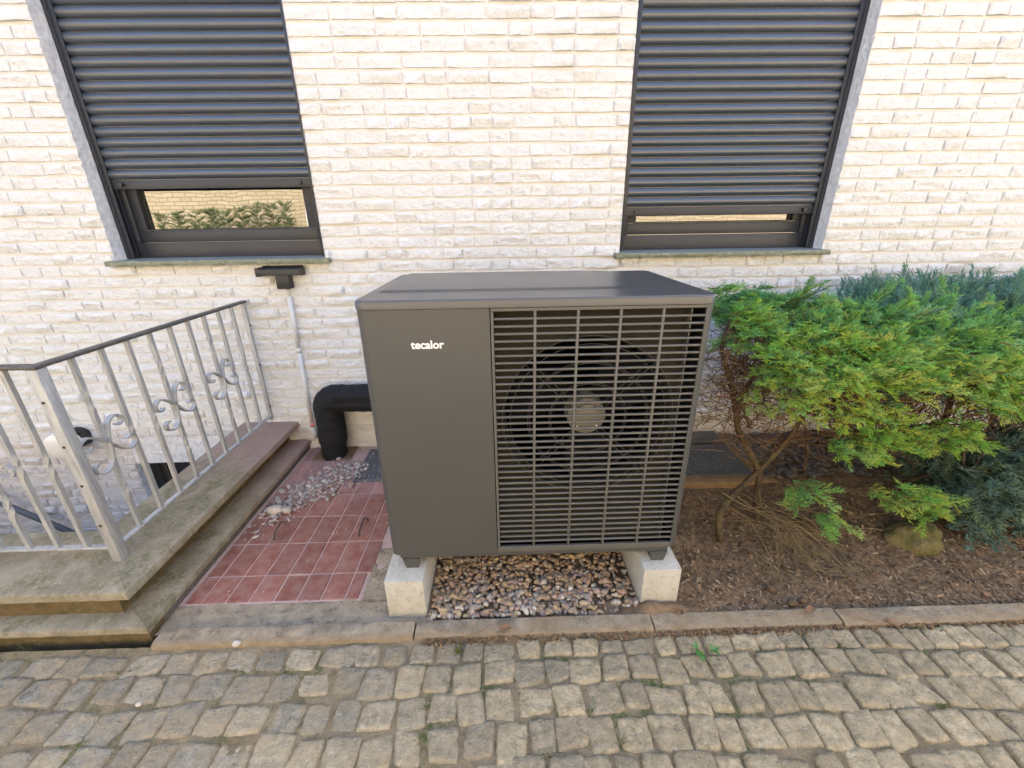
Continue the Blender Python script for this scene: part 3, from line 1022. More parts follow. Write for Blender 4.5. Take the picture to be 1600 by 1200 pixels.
def shutter(x0, x1, zbar, label):
    s = bpy.data.objects.new('roller_shutter', None)
    COL.objects.link(s)
    s.empty_display_size = 0.1
    loc = np.array([(x0 + x1) / 2, 0.09, zbar])
    ORG[s.name] = loc
    s.location = loc - origin(house)
    s.parent = house
    tag(s, label)
    for xx, sg in ((x0, 1), (x1, -1)):
        g = MB()
        a = xx + sg * 0.003
        lo, hi = sorted((a, a + sg * 0.022))
        g.box(lo, hi, 0.082, 0.133, SILL_T + 0.003, 3.11, 0.003)
        lo, hi = sorted((a + sg * 0.0225, a + sg * 0.050))
        g.box(lo, hi, 0.086, 0.092, SILL_T + 0.003, 3.11, 0.002)
        g.box(lo, hi, 0.118, 0.132, SILL_T + 0.003, 3.11, 0.002)
        g.build('guide_rail', M['frame'], s, 0.6)
    a, b_ = x0 + 0.030, x1 - 0.030
    e = MB().box(a, b_, 0.095, 0.110, zbar, zbar + 0.052, 0.003)
    e.build('end_bar', M['frame'], s, 0.6)
    for xx in (x0 + 0.115, x1 - 0.115):
        st = MB()
        ring = [(xx + 0.0115 * math.cos(t), zbar + 0.026 + 0.0115 * math.sin(t)) for t in np.linspace(0, 2 * math.pi, 17)[:-1]]
        st.prism(ring, 'Y', 0.078, 0.0952)
        st.build('stopper', M['black'], s, 0.6)
    # one slat profile, shared
    P = 0.0578
    prof = [(0.0055, -0.002), (0.0055, 0.0044), (-0.0005, 0.0052)]
    for t in np.linspace(0.02, 1, 12):
        ang = math.pi * t
        prof.append((-0.0005 - 0.0130 * math.sin(ang) ** 0.85, 0.0052 + (P - 0.0062) * t))
    prof.append((0.0055, P - 0.0005))
    mb_ = MB().strip(prof, 'X', -(b_ - a) / 2, (b_ - a) / 2)
    me = mb_.mesh('slat', M['slat'], (0, 0, 0), 0.9)
    z_ = zbar + 0.0535
    while z_ < 3.02:
        put('slat', me, s, ((x0 + x1) / 2, 0.104, z_))
        z_ += P
    return s


shutter(WL[0], WL[1], 1.818, 'left anthracite roller shutter, lowered to leave a wide gap')
shutter(WR[0], WR[1], 1.618, 'right anthracite roller shutter, lowered almost to the frame')

# basement window in the stairwell
bw = bpy.data.objects.new('basement_window', None)
COL.objects.link(bw)
ORG[bw.name] = np.array([-2.45, 0.1, -0.8])
bw.location = ORG[bw.name] - origin(house)
bw.parent = house
MB().box(BASE[0] + 0.12, BASE[1] - 0.02, 0.18, 0.20, -0.80, -0.105).build('pane', M['frame'], bw)
fr = MB()
fr.box(BASE[0] + 0.005, BASE[0] + 0.075, 0.10, 0.17, -0.80, -0.105, 0.004)
fr.box(BASE[0] + 0.076, BASE[1], 0.10, 0.17, -0.16, -0.105, 0.004)
fr.build('frame', M['black'], bw, 0.6)
vv, ff = rough_sheet(BASE[0] + 0.02, BASE[1], -0.101, 0.122, 0, 60, 16, 0.006, 16, 6.6)
MB().add([(a, -0.006 - abs(c), b_) for a, b_, c in vv], ff).build('lintel', M['render'], house, True)
vv, ff = rough_sheet(0, 0.14, -0.80, -0.10, 0, 8, 40, 0.006, 18, 9.6)
MB().add([(BASE[0] + c, a - 0.004, b_) for a, b_, c in vv], ff).build('basement_reveal', M['render'], house, True)

# ------------------------------------------------------------------ stairwell plinth
pl = thing('stairwell_plinth', 'mossy two-tier stone plinth round the basement stairwell', 'low wall', (-1.7, -1.5, 0))
INX, INY = -1.950, -1.175


def slab_L(name, xo, yo, z0, z1, r, mat, xi=INX, yi=INY, xl=-3.7):
    """an L of two slabs mitred at the corner; outer edges at xo / yo"""
    nose = [(0.0, z0), (r, z0 + 0.0), (r, z1 - r * 0.6), (r * 0.4, z1)]
    side = MB()
    n_ = 70
    vv, ff = [], []
    for i in range(n_ + 1):
        t = i / n_
        w_ = 0.0030 * noise.noise(Vector((t * 31, z1 * 40, 1)))
        yo_, yi_ = yo, yi
        y_out = yo_ + (0.0 - yo_) * t
        y_in = yi_ + (0.0 - yi_) * t
        for (x_, y_, z_) in ((xi, y_in, z0), (xi, y_in, z1), (xo - 0.012 + w_, y_out + 0.012 * (1 - t), z1 + w_ * 0.4), (xo - 0.003 + w_, y_out + 0.003 * (1 - t), z1 - 0.004), (xo + w_, y_out, z1 - 0.012), (xo + w_, y_out, z0)):
            vv.append((x_, y_, z_))
    for i in range(n_):
        for j in range(6):
            j2 = (j + 1) % 6
            ff.append((i * 6 + j, i * 6 + j2, (i + 1) * 6 + j2, (i + 1) * 6 + j))
    ff += [tuple(range(6)), tuple(n_ * 6 + j for j in range(6))[::-1]]
    side.add(vv, ff).build(name, mat, pl, 0.6)
    vv, ff = [], []
    for i in range(n_ + 1):
        t = i / n_
        w_ = 0.0030 * noise.noise(Vector((t * 33, z1 * 40, 7)))
        xo_ = xo - 0.0015 + (xl - xo) * t
        xi_ = xi - 0.0015 + (xl - xi) * t
        for (x_, y_, z_) in ((xi_, yi, z0), (xi_, yi, z1), (xo_ - 0.012 * (1 - t), yo + 0.012 + w_, z1 + w_ * 0.4), (xo_ - 0.003 * (1 - t), yo + 0.003 + w_, z1 - 0.004), (xo_, yo + w_, z1 - 0.012), (xo_, yo + w_, z0)):
            vv.append((x_, y_, z_))
    ff = []
    for i in range(n_):
        for j in range(6):
            j2 = (j + 1) % 6
            ff.append((i * 6 + j, i * 6 + j2, (i + 1) * 6 + j2, (i + 1) * 6 + j))
    ff += [tuple(range(6)), tuple(n_ * 6 + j for j in range(6))[::-1]]
    MB().add(vv, ff).build(name, mat, pl, 0.6)


slab_L('cap_slab', -1.545, -1.553, 0.186, 0.2254, 0.02, M['stone'])
slab_L('tread_slab', -1.484, -1.591, 0.040, 0.072, 0.02, M['stone'], -1.72, -1.42)
# risers under the slabs
r_ = MB()
r_.box(INX + 0.02, -1.637, -1.512, 0.0, 0.0725, 0.1855)
r_.box(-3.7, INX + 0.019, -1.512, INY - 0.02, 0.0725, 0.1855)
r_.build('riser', M['riser'], pl)
r_ = MB()
r_.box(-1.73, -1.496, -1.499, 0.0, -0.06, 0.0395)
r_.build('base_side', M['riser_dark'], pl)
r_ = MB()
r_.box(-3.7, -1.4965, -1.578, -1.50, -0.06, 0.0396)
r_.build('base_front', M['riser'], pl)
# the shaft of the stairwell
sw = MB()
sw.box(INX + 0.015, -1.74, -1.16, 0.0, -1.7, 0.0715)
sw.box(-3.7, INX + 0.014, -1.40, INY - 0.015, -1.7, 0.0715)
sw.box(-3.7, INX + 0.01, INY - 0.01, 0.0, -1.75, -1.69)
tag(sw.build('stairwell_shaft', M['render']), 'rendered shaft walls of the basement stairwell', 'stairwell', None, 'structure')

# ------------------------------------------------------------------ railing
rail = thing('stair_railing', 'galvanised railing with twisted bars and scrolls on the stone plinth', 'railing', (-1.72, -1.36, 0.2254))
RX, RY = -1.72, -1.36
RB, RT = 0.297, 1.118


def baluster(x, y, twists):
    n_ = 90
    vv, ff = [], []
    for i in range(n_ + 1):
        z = RB + (RT - RB) * i / n_
        ang, half = 0.0, 0.0088
        for tz in twists:
            t = (z - tz) / 0.075
            q = min(1, max(0, (t + 1) / 2))
            ang += math.pi * (3 * q * q - 2 * q ** 3)
            if abs(t) < 1:
                half *= 1 + 0.28 * (abs(math.sin(t * math.pi * 1.0)) - 0.55) * (1 - t * t)
        for c in range(4):
            a = ang + math.pi / 4 + c * math.pi / 2
            vv.append((x + half * 1.414 * math.cos(a), y + half * 1.414 * math.sin(a), z))
    for i in range(n_):
        for c in range(4):
            c2 = (c + 1) % 4
            ff.append((i * 4 + c, i * 4 + c2, (i + 1) * 4 + c2, (i + 1) * 4 + c))
    ff += [(3, 2, 1, 0), tuple(n_ * 4 + c for c in range(4))]
    MB().add(vv, ff).build('baluster', M['zinc'], rail, 0.7)


ARMS = [[(0, 0), (0.012, 0.045), (0.028, 0.082), (0.058, 0.100), (0.085, 0.087), (0.088, 0.062), (0.070, 0.052), (0.058, 0.060)],
        [(0, 0), (-0.045, 0.042), (-0.085, 0.063), (-0.117, 0.046), (-0.115, 0.014), (-0.092, 0.006), (-0.078, 0.018)],
        [(0, 0), (-0.006, -0.05), (-0.020, -0.090), (-0.054, -0.113), (-0.090, -0.102), (-0.098, -0.074), (-0.080, -0.060), (-0.066, -0.066)],
        [(0, 0), (0.038, -0.046), (0.078, -0.073), (0.114, -0.060), (0.120, -0.030), (0.098, -0.016), (0.082, -0.026)]]


def scroll(px, py, pz, along):
    o = MB()
    for arm in ARMS:
        path = smooth_path([(a, 0, b_) for a, b_ in arm], 6)
        vv, ff = [], []
        m_ = len(path)
        for i, p in enumerate(path):
            t = (path[min(i + 1, m_ - 1)] - path[max(i - 1, 0)]).normalized()
            nn = Vector((-t.z, 0, t.x))
            wd = 0.0130 * (1 - 0.2 * i / m_)
            th = 0.0034
            for (a, b_) in ((-1, -1), (1, -1), (1, 1), (-1, 1)):
                q = p + nn * (b_ * th) + Vector((0, a * wd, 0))
                if along == 'Y':
                    vv.append((px - q.y + 0.012, py + q.x, pz + q.z))
                else:
                    vv.append((px + q.x, py + q.y - 0.012, pz + q.z))
        for i in range(m_ - 1):
            for c in range(4):
                c2 = (c + 1) % 4
                ff.append((i * 4 + c, i * 4 + c2, (i + 1) * 4 + c2, (i + 1) * 4 + c))
        ff += [(0, 1, 2, 3), tuple((m_ - 1) * 4 + c for c in (3, 2, 1, 0))]
        o.add(vv, ff)
    o.build('scroll_ornament', M['zinc'], rail, 0.7)


for k in range(1, 10):
    y = RY + 0.132 * k
    fancy = k in (1, 4, 7)
    baluster(RX, y, (0.93, 0.51) if fancy else (0.715,))
    if fancy:
        scroll(RX, y, 0.737, 'Y')
for k in range(1, 11):
    x = RX - 0.122 * k
    fancy = k in (3, 6, 9)
    baluster(x, RY, (0.93, 0.51) if fancy else (0.712,))
    if fancy:
        scroll(x, RY, 0.737, 'X')
p_ = MB().box(RX - 0.021, RX + 0.021, RY - 0.021, RY + 0.021, 0.222, 1.118, 0.003)
post = p_.build('post', M['zinc'], rail, 0.6)
p_ = MB().box(RX - 0.012, RX + 0.012, -0.052, -0.028, 0.262, 1.118, 0.002)
p_.build('wall_post', M['zinc'], rail, 0.6)
for z_ in (0.42, 0.62, 0.80, 0.99):
    d_ = MB()
    d_.prism([(RX - 0.004 + 0.006 * math.cos(t), z_ + 0.006 * math.sin(t)) for t in np.linspace(0, 2 * math.pi, 9)[:-1]], 'Y', RY - 0.0228, RY - 0.0205)
    d_.build('rust_spot', M['rust'], post)
for z_ in (0.36, 0.68, 0.96):
    MB().box(RX + 0.012, RX + 0.017, -0.045, -0.036, z_, z_ + 0.012).build('bolt', M['black'], rail)
b_ = MB().box(RX - 0.013, RX + 0.013, RY + 0.022, -0.030, 0.287, 0.297, 0.002)
b_.build('bottom_rail', M['zinc'], rail, 0.6)
b_ = MB().box(-3.2, RX - 0.022, RY - 0.013, RY + 0.013, 0.287, 0.297, 0.002)
b_.build('bottom_rail', M['zinc'], rail, 0.6)
h_ = MB().box(RX - 0.021, RX + 0.021, RY - 0.021, -0.020, 1.1185, 1.133, 0.004)
h_.build('handrail', M['handrail'], rail, 0.6)
h_ = MB().box(-3.2, RX - 0.0215, RY - 0.021, RY + 0.021, 1.1185, 1.133, 0.004)
h_.build('handrail', M['handrail'], rail, 0.6)

# ------------------------------------------------------------------ heat pump
X0, X1, YF, YB = -0.4932, 0.7263, -1.4617, -0.722
ZB, ZP, ZS, ZT = 0.257, 0.290, 1.3315, 1.361
hp = thing('heat_pump', 'anthracite heat pump cabinet with wide fan grille on two concrete beams', 'heat pump', ((X0 + X1) / 2, (YF + YB) / 2, 0.202))
GX0, GX1 = -0.041, 0.696


def arc(cx, cy, r, a0, a1, n=8):
    return [(cx + r * math.cos(a0 + (a1 - a0) * i / n), cy + r * math.sin(a0 + (a1 - a0) * i / n)) for i in range(n + 1)]


RC = 0.034
t_ = 0.004
# left front cabinet: front sheet, round corner, left side
outer = [(GX0 - 0.003, YF)] + arc(X0 + RC, YF + RC, RC, -math.pi / 2, -math.pi, 8) + [(X0, YB)]
inner = [(X0 + t_, YB)] + arc(X0 + RC, YF + RC, RC - t_, -math.pi, -math.pi / 2, 8) + [(GX0 - 0.003, YF + t_)]
MB().prism(outer + inner, 'Z', ZP, ZS - 0.002).build('front_panel', M['pump'], hp, 0.5)
# right side sheet round the corner to the grille
outer = [(GX1, YF)] + arc(X1 - RC, YF + RC, RC, -math.pi / 2, 0, 8) + [(X1, YB)]
inner = [(X1 - t_, YB)] + arc(X1 - RC, YF + RC, RC - t_, 0, -math.pi / 2, 8) + [(GX1, YF + 0.014)]
MB().prism(outer + inner, 'Z', ZP, ZS - 0.002).build('side_panel', M['pump'], hp, 0.5)
# lid with round corners and a raised back field
lid = MB()
e_ = 0.0035


def rrect(x0, x1, y0, y1, r, n=8):
    return arc(x1 - r, y0 + r, r, -math.pi / 2, 0, n) + arc(x1 - r, y1 - r, r, 0, math.pi / 2, n) + arc(x0 + r, y1 - r, r, math.pi / 2, math.pi, n) + arc(x0 + r, y0 + r, r, math.pi, 1.5 * math.pi, n)


loops = [(e_, ZS), (e_, ZT - 0.007), (e_ - 0.002, ZT - 0.003), (e_ - 0.007, ZT)]
vv, ff = [], []
for ins, z_ in loops:
    for (a, b_) in rrect(X0 - ins, X1 + ins, YF - ins, YB + ins, RC + ins):
        vv.append((a, b_, z_))
m_ = len(vv) // len(loops)
for l in range(len(loops) - 1):
    for i in range(m_):
        i2 = (i + 1) % m_
        ff.append((l * m_ + i, l * m_ + i2, (l + 1) * m_ + i2, (l + 1) * m_ + i))
ff.append(tuple(range(m_))[::-1])
ff.append(tuple((len(loops) - 1) * m_ + i for i in range(m_)))
lid.add(vv, ff)
lo = lid.build('top_cover', M['pump_lid'], hp, 0.5)
# the pressed field on the lid
pf = MB()
ya = -1.285
vv = []
lay = [(0.0, ZT + 0.0006), (0.012, ZT + 0.0052), (0.016, ZT + 0.006)]
for ins, z_ in lay:
    for (a, b_) in rrect(X0 + 0.03 + ins, X1 - 0.19 - ins * 6, ya + ins, YB - 0.004 - ins * 0.3, 0.02):
        vv.append((a, b_, z_))
m_ = len(vv) // 3
ff = []
for l in range(2):
    for i in range(m_):
        i2 = (i + 1) % m_
        ff.append((l * m_ + i, l * m_ + i2, (l + 1) * m_ + i2, (l + 1) * m_ + i))
ff.append(tuple(2 * m_ + i for i in range(m_)))
pf.add(vv, ff).build('raised_field', M['pump_lid'], lo, 0.5)
# base frame
MB().prism(rrect(X0 + 0.026, X1 - 0.026, YF + 0.016, YB - 0.01, 0.02), 'Z', ZB, ZP - 0.0005).build('base_frame', M['pump'], hp, 0.5)
bp = MB().box(X0 + 0.006, X1 - 0.006, YF + 0.02, YB - 0.005, ZP, ZP + 0.01)
bp.box(X0 + 0.005, GX0 - 0.03, YF + 0.03, YB - 0.02, ZP + 0.012, ZS - 0.004)
bp.box(GX0 - 0.028, X1 - 0.006, YB - 0.03, YB - 0.012, ZP + 0.012, ZS - 0.004)
bp.box(GX0 - 0.02, GX0 - 0.012, YF + 0.015, YB - 0.04, ZP + 0.012, ZS - 0.004)
bp.build('inner_housing', M['pump_dark'], hp)
MB().box(0.655, 0.660, YF + 0.030, YF + 0.10, ZP + 0.02, ZS - 0.01, 0.0).build('inner_flange', M['grille'], hp)
fin = MB()
for i in range(10):
    z_ = 0.74 + i * 0.0
fin.box(0.640, 0.652, YF + 0.07, YF + 0.078, 0.62, 0.98)
fin.build('coil_edge', M['fin'], hp)
for sx, xa in (('a', -0.452), ('b', 0.617)):
    for ya_ in (YF + 0.012, YB - 0.075):
        ft = MB()
        v8 = []
        for z_, g in ((ZB - 0.0005, 0.0), (0.2025, 0.011)):
            v8 += [(xa + g, ya_ + g * 0.4, z_), (xa + 0.076 - g, ya_ + g * 0.4, z_), (xa + 0.076 - g, ya_ + 0.065 - g * 0.4, z_), (xa + g, ya_ + 0.065 - g * 0.4, z_)]
        ft.add(v8, [(0, 1, 2, 3), (7, 6, 5, 4), (0, 4, 5, 1), (1, 5, 6, 2), (2, 6, 7, 3), (3, 7, 4, 0)])
        ft.build('foot', M['pump'], hp)
# grille: frame, 37 cross bars and four uprights, each a piece
gr = MB()
GZ0, GZ1 = 0.3155, 1.3175
gr.box(GX0, GX1 - 0.0005, YF, YF + 0.014, GZ1, ZS - 0.002, 0.0015, 1)
gr.box(GX0, GX1 - 0.0005, YF, YF + 0.014, ZP, GZ0, 0.0015, 1)
gr.box(GX0, GX0 + 0.010, YF + 0.0004, YF + 0.014, GZ0 + 0.0003, GZ1 - 0.0003, 0.0015, 1)
grille = gr.build('fan_grille', M['grille'], hp, 0.5)
NS = 38
gp = (GZ1 - GZ0) / NS
bar = MB().box(-(GX1 - GX0 - 0.011) / 2, (GX1 - GX0 - 0.011) / 2, 0.0, 0.0095, -0.0041, 0.0041, 0.0025, 2)
bme = bar.mesh('grille_bar', M['grille'], (0, 0, 0), 0.9)
for i in range(1, NS):
    put('grille_bar', bme, grille, ((GX0 + 0.0105 + GX1) / 2, YF + 0.0012, GZ0 + gp * i))
up = MB().box(-0.0048, 0.0048, 0, 0.0145, -(GZ1 - GZ0) / 2 - 0.002, (GZ1 - GZ0) / 2 + 0.002, 0.0024, 2)
ume = up.mesh('grille_upright', M['grille'], (0, 0, 0), 0.9)
for xx in (0.110, 0.257, 0.403, 0.549):
    put('grille_upright', ume, grille, (xx, YF + 0.0008, (GZ0 + GZ1) / 2))
# fan deck with its round mouth
FC = (0.318, 0.888)
FR = 0.318
dk = MB()
outer = []
n_ = 96
xa, xb, za, zb_ = GX0 + 0.004, 0.668, ZP + 0.014, ZS - 0.006
for i in range(n_):
    a = 2 * math.pi * i / n_
    dx, dz = math.cos(a), math.sin(a)
    s_ = min((xb - FC[0]) / dx if dx > 1e-9 else (xa - FC[0]) / dx if dx < -1e-9 else 9, (zb_ - FC[1]) / dz if dz > 1e-9 else (za - FC[1]) / dz if dz < -1e-9 else 9)
    outer.append((FC[0] + dx * s_, FC[1] + dz * s_))
vv, ff = [], []
rings = [(None, YF + 0.060), (FR + 0.022, YF + 0.060), (FR + 0.012, YF + 0.054), (FR + 0.004, YF + 0.056), (FR, YF + 0.066), (FR - 0.004, YF + 0.13)]
for rr, y_ in rings:
    for i in range(n_):
        a = 2 * math.pi * i / n_
        if rr is None:
            vv.append((outer[i][0], y_, outer[i][1]))
        else:
            vv.append((FC[0] + rr * math.cos(a), y_, FC[1] + rr * math.sin(a)))
for l in range(len(rings) - 1):
    for i in range(n_):
        i2 = (i + 1) % n_
        ff.append((l * n_ + i, l * n_ + i2, (l + 1) * n_ + i2, (l + 1) * n_ + i))
dk.add(vv, ff).build('fan_deck', M['shroud'], hp, 0.7)
# wire guard
wg = MB()


def wire_ring(rr, y_, th=0.0014):
    pts = [(FC[0] + rr * math.cos(a), y_, FC[1] + rr * math.sin(a)) for a in np.linspace(0, 2 * math.pi, 73)]
    return MB().tube(pts, th, 5, False)


guard = wire_ring(FR + 0.01, YF + 0.048, 0.0018).build('wire_guard', M['wire'], hp, True)
for rr in (0.298, 0.232, 0.225, 0.150, 0.143):
    wire_ring(rr, YF + 0.046).build('guard_ring', M['wire'], guard, True)
for q in range(4):
    a = math.pi / 4 + q * math.pi / 2
    for off in (-0.010, 0.010):
        d_, nrm = (math.cos(a), math.sin(a)), (-math.sin(a), math.cos(a))
        pts = [(FC[0] + d_[0] * r0 + nrm[0] * off, YF + 0.043, FC[1] + d_[1] * r0 + nrm[1] * off) for r0 in (0.06, FR + 0.012)]
        MB().tube(pts, 0.0016, 5).build('guard_spoke', M['wire'], guard, True)
# hub and blades
fan = MB()
pts = [(YF + 0.052, 0.0), (YF + 0.052, 0.044), (YF + 0.056, 0.052), (YF + 0.068, 0.056), (YF + 0.068, 0.073), (YF + 0.075, 0.076), (YF + 0.14, 0.078)]
vv, ff = [], []
for y_, rr in pts:
    for i in range(40):
        a = 2 * math.pi * i / 40
        vv.append((FC[0] + rr * math.cos(a), y_, FC[1] + rr * math.sin(a)))
for l in range(len(pts) - 1):
    for i in range(40):
        i2 = (i + 1) % 40
        ff.append((l * 40 + i, l * 40 + i2, (l + 1) * 40 + i2, (l + 1) * 40 + i))
fan.add(vv, ff)
fo = fan.build('fan', M['hub'], hp, 0.5)
for a in (-0.75, -2.35):
    MB().tube([(FC[0] + 0.052 * math.cos(a), YF + 0.062, FC[1] + 0.052 * math.sin(a)), (FC[0] + 0.052 * math.cos(a), YF + 0.053, FC[1] + 0.052 * math.sin(a))], 0.004, 8).build('screw', M['logo'], fo, True)
for q in range(3):
    a0 = 0.5 + q * 2 * math.pi / 3
    vv, ff = [], []
    for i in range(13):
        for j in range(9):
            rr = 0.07 + (FR - 0.085) * i / 12
            aa = a0 + (j / 8 - 0.5) * (1.25 - 0.25 * i / 12) + 0.35 * i / 12
            y_ = YF + 0.135 + 0.055 * (j / 8 - 0.5)
            vv.append((FC[0] + rr * math.cos(aa), y_, FC[1] + rr * math.sin(aa)))
    for i in range(12):
        for j in range(8):
            ff.append((i * 9 + j, i * 9 + j + 1, (i + 1) * 9 + j + 1, (i + 1) * 9 + j))
    MB().add(vv, ff).build('blade', M['pump_dark'], fo, True)
# maker's lettering
cu = bpy.data.curves.new('logo', 'FONT')
cu.body = "tecalor"
cu.size = 0.0370
cu.offset = 0.00075
cu.space_character = 0.98
cu.extrude = 0.0006
to = bpy.data.objects.new('logo_tmp', cu)
COL.objects.link(to)
bpy.context.view_layer.update()
lm = bpy.data.meshes.new_from_object(to.evaluated_get(bpy.context.evaluated_depsgraph_get()))
bpy.data.objects.remove(to)
lm.name = 'logo'
co = np.array([v.co[:] for v in lm.vertices])
wd = co[:, 0].max() - co[:, 0].min()
sc = 0.114 / wd
lm.vertices.foreach_set("co", np.stack([(co[:, 0] - co[:, 0].min()) * sc, -co[:, 2] * 1.0 - 0.0008, co[:, 1] * sc], 1).astype(np.float32).ravel())
lm.materials.clear()
lm.materials.append(M['logo'])
put('logo', lm, hp, (-0.3172, YF, 1.1945))

# ------------------------------------------------------------------ concrete beams under the pump
for x0, x1, y0, lab in ((-0.522, -0.359, -1.519, 'pale concrete beam under the left end of the heat pump, beside the tiles'),
                        (0.582, 0.744, -1.500, 'pale concrete beam under the right end of the heat pump, beside the soil')):
    bk = MB().box(x0, x1, y0, -0.66, -0.03, 0.2018, 0.004, 2)
    bm_ = bk.build('concrete_beam', M['block'], None, 0.6, loc=((x0 + x1) / 2, -1.1, 0))
    tag(bm_, lab, 'concrete block', 'concrete beams carrying the heat pump')

# ------------------------------------------------------------------ pipe, conduit, bracket, lamp, handrail
pth = []
zc, yc = 0.452, -0.118
pth += [(-1.262, yc - 0.01, -0.02), (-1.262, yc - 0.012, 0.06), (-1.258, yc, 0.20), (-1.256, yc, zc - 0.09)]
for i in range(1, 5):
    a = math.pi - i * (math.pi / 2) / 5
    pth.append((-1.186 + 0.07 * math.cos(a), yc, zc - 0.07 + 0.07 * math.sin(a)))
pth += [(-1.176, yc, zc), (-1.0, yc, zc - 0.002), (-0.8, yc, zc - 0.004), (-0.62, yc - 0.03, zc), (-0.50, yc - 0.14, zc), (-0.44, yc - 0.33, zc), (-0.42, YB - 0.002, zc)]
pth = smooth_path(pth, 9)
pm = MB().tube(pth, [0.097 + 0.003 * noise.noise(Vector((i * 0.2, 0, 0))) + 0.0028 * (abs(math.sin(i * 0.95)) - 0.5) + 0.002 * noise.noise(Vector((i * 1.7, 3, 0))) - (0.010 if i < 13 else 0) for i in range(len(pth))], 28)
vv = []
for (a, b_, c_) in pm.v:
    # two insulated lines under one wrap leave a crease along the run
    if a > -1.17:
        d = abs(c_ - zc)
        if b_ < yc:
            b_ += 0.022 * math.exp(-(d / 0.016) ** 2)
    vv.append((a, b_ + 0.004 * noise.noise(Vector((a * 25, c_ * 25, 0))), c_ + 0.002 * noise.noise(Vector((a * 30, c_ * 30, 4)))))
pm.v = vv
tag(pm.build('insulated_pipe', M['tape'], None, True, loc=(-1.26, yc, 0)), 'black wrapped pipe elbow rising from the tiles to the heat pump', 'pipe')

cd = thing('conduit', 'thin white cable conduit with pink band running down the brick wall', 'conduit', (-1.425, -0.03, 0.1))
MB().tube([(-1.408, -0.032, 1.155), (-1.420, -0.032, 0.785)], 0.0135, 12).build('pipe', M['pvc'], cd, True)
MB().tube([(-1.420, -0.032, 0.784), (-1.436, -0.032, 0.222)], 0.0135, 12).build('pipe', M['pvc'], cd, True)
MB().tube([(-1.4195, -0.032, 0.80), (-1.4205, -0.032, 0.768)], 0.0165, 12).build('coupling', M['pvc'], cd, True)
MB().tube([(-1.436, -0.032, 0.2215), (-1.437, -0.032, 0.192)], 0.0145, 12).build('band', M['pink'], cd, True)
MB().tube([(-1.437, -0.032, 0.1915), (-1.424, -0.034, 0.095)], 0.0135, 12).build('pipe', M['pvc'], cd, True)
MB().tube([(-1.413, -0.034, 1.215), (-1.408, -0.032, 1.15)], 0.006, 8).build('cable', M['pvc'], cd, True)
for z_ in (1.06, 0.55):
    MB().box(-1.433 - (1.1 - z_) * 0.02, -1.397 - (1.1 - z_) * 0.02, -0.026, -0.004, z_, z_ + 0.018, 0.003).build('clip', M['pvc'], cd, 0.6)

lb = thing('wall_bracket', 'black plastic hood with a small box on the brick wall above the conduit', 'wall bracket', (-1.43, -0.02, 1.2))
hd = MB()
hd.prism([(-0.012, 1.318), (-0.012, 1.352), (-0.075, 1.334), (-0.080, 1.322), (-0.078, 1.296), (-0.074, 1.296), (-0.072, 1.316)], 'X', -1.545, -1.290)
hd.build('hood', M['black'], lb, 0.5)
tb = MB().box(-1.574, -1.546, -0.078, -0.010, 1.288, 1.342, 0.004)
tb.build('hood_end', M['black'], lb, 0.5)
tb = MB().box(-1.289, -1.282, -0.078, -0.010, 1.292, 1.344, 0.003)
tb.build('hood_end', M['black'], lb, 0.5)
MB().box(-1.458, -1.372, -0.072, -0.008, 1.208, 1.312, 0.004).build('junction_box', M['black'], lb, 0.5)

lp = thing('wall_lamp', 'round opal wall lamp on the brick wall behind the railing', 'wall lamp', (-3.165, 0, 0.15))
lx, lz = -3.165, 0.150
n_ = 36


def disc(prof, name, mat, cx, cz, smooth=True):
    vv, ff = [], []
    for (y_, rr) in prof:
        for i in range(n_):
            a = 2 * math.pi * i / n_
            vv.append((cx + rr * math.cos(a), y_, cz + rr * math.sin(a)))
    for l in range(len(prof) - 1):
        for i in range(n_):
            i2 = (i + 1) % n_
            ff.append((l * n_ + i, l * n_ + i2, (l + 1) * n_ + i2, (l + 1) * n_ + i))
    ff.append(tuple(range(n_)))
    ff.append(tuple((len(prof) - 1) * n_ + i for i in range(n_))[::-1])
    return MB().add(vv, ff).build(name, mat, lp, 0.7)


disc([(-0.004, 0.075), (-0.085, 0.075), (-0.087, 0.065)], 'base', M['black'], lx, lz)
disc([(-0.0875, 0.078), (-0.11, 0.094), (-0.17, 0.099), (-0.192, 0.094), (-0.202, 0.075), (-0.206, 0.04), (-0.2065, 0.004)], 'opal_shade', M['opal'], lx, lz)
MB().tube([(-3.22, -0.07, 0.262), (-3.15, -0.09, 0.25), (-3.09, -0.07, 0.20)], 0.008, 8).build('arm', M['black'], lp, True)

hr = thing('stair_handrail', 'blue grey pipe handrail sloping down the stairwell wall', 'handrail', (-3.6, -0.08, -0.6))
MB().tube([(-4.1, -0.09, -0.20), (-3.85, -0.09, -0.41), (-3.05, -0.09, -0.98)], 0.022, 12).build('rail', M['hose'], hr, True)
MB().tube([(-3.30, -0.09, -0.80), (-3.30, 0.004, -0.83)], 0.008, 8).build('wall_fixing', M['hose'], hr, True)

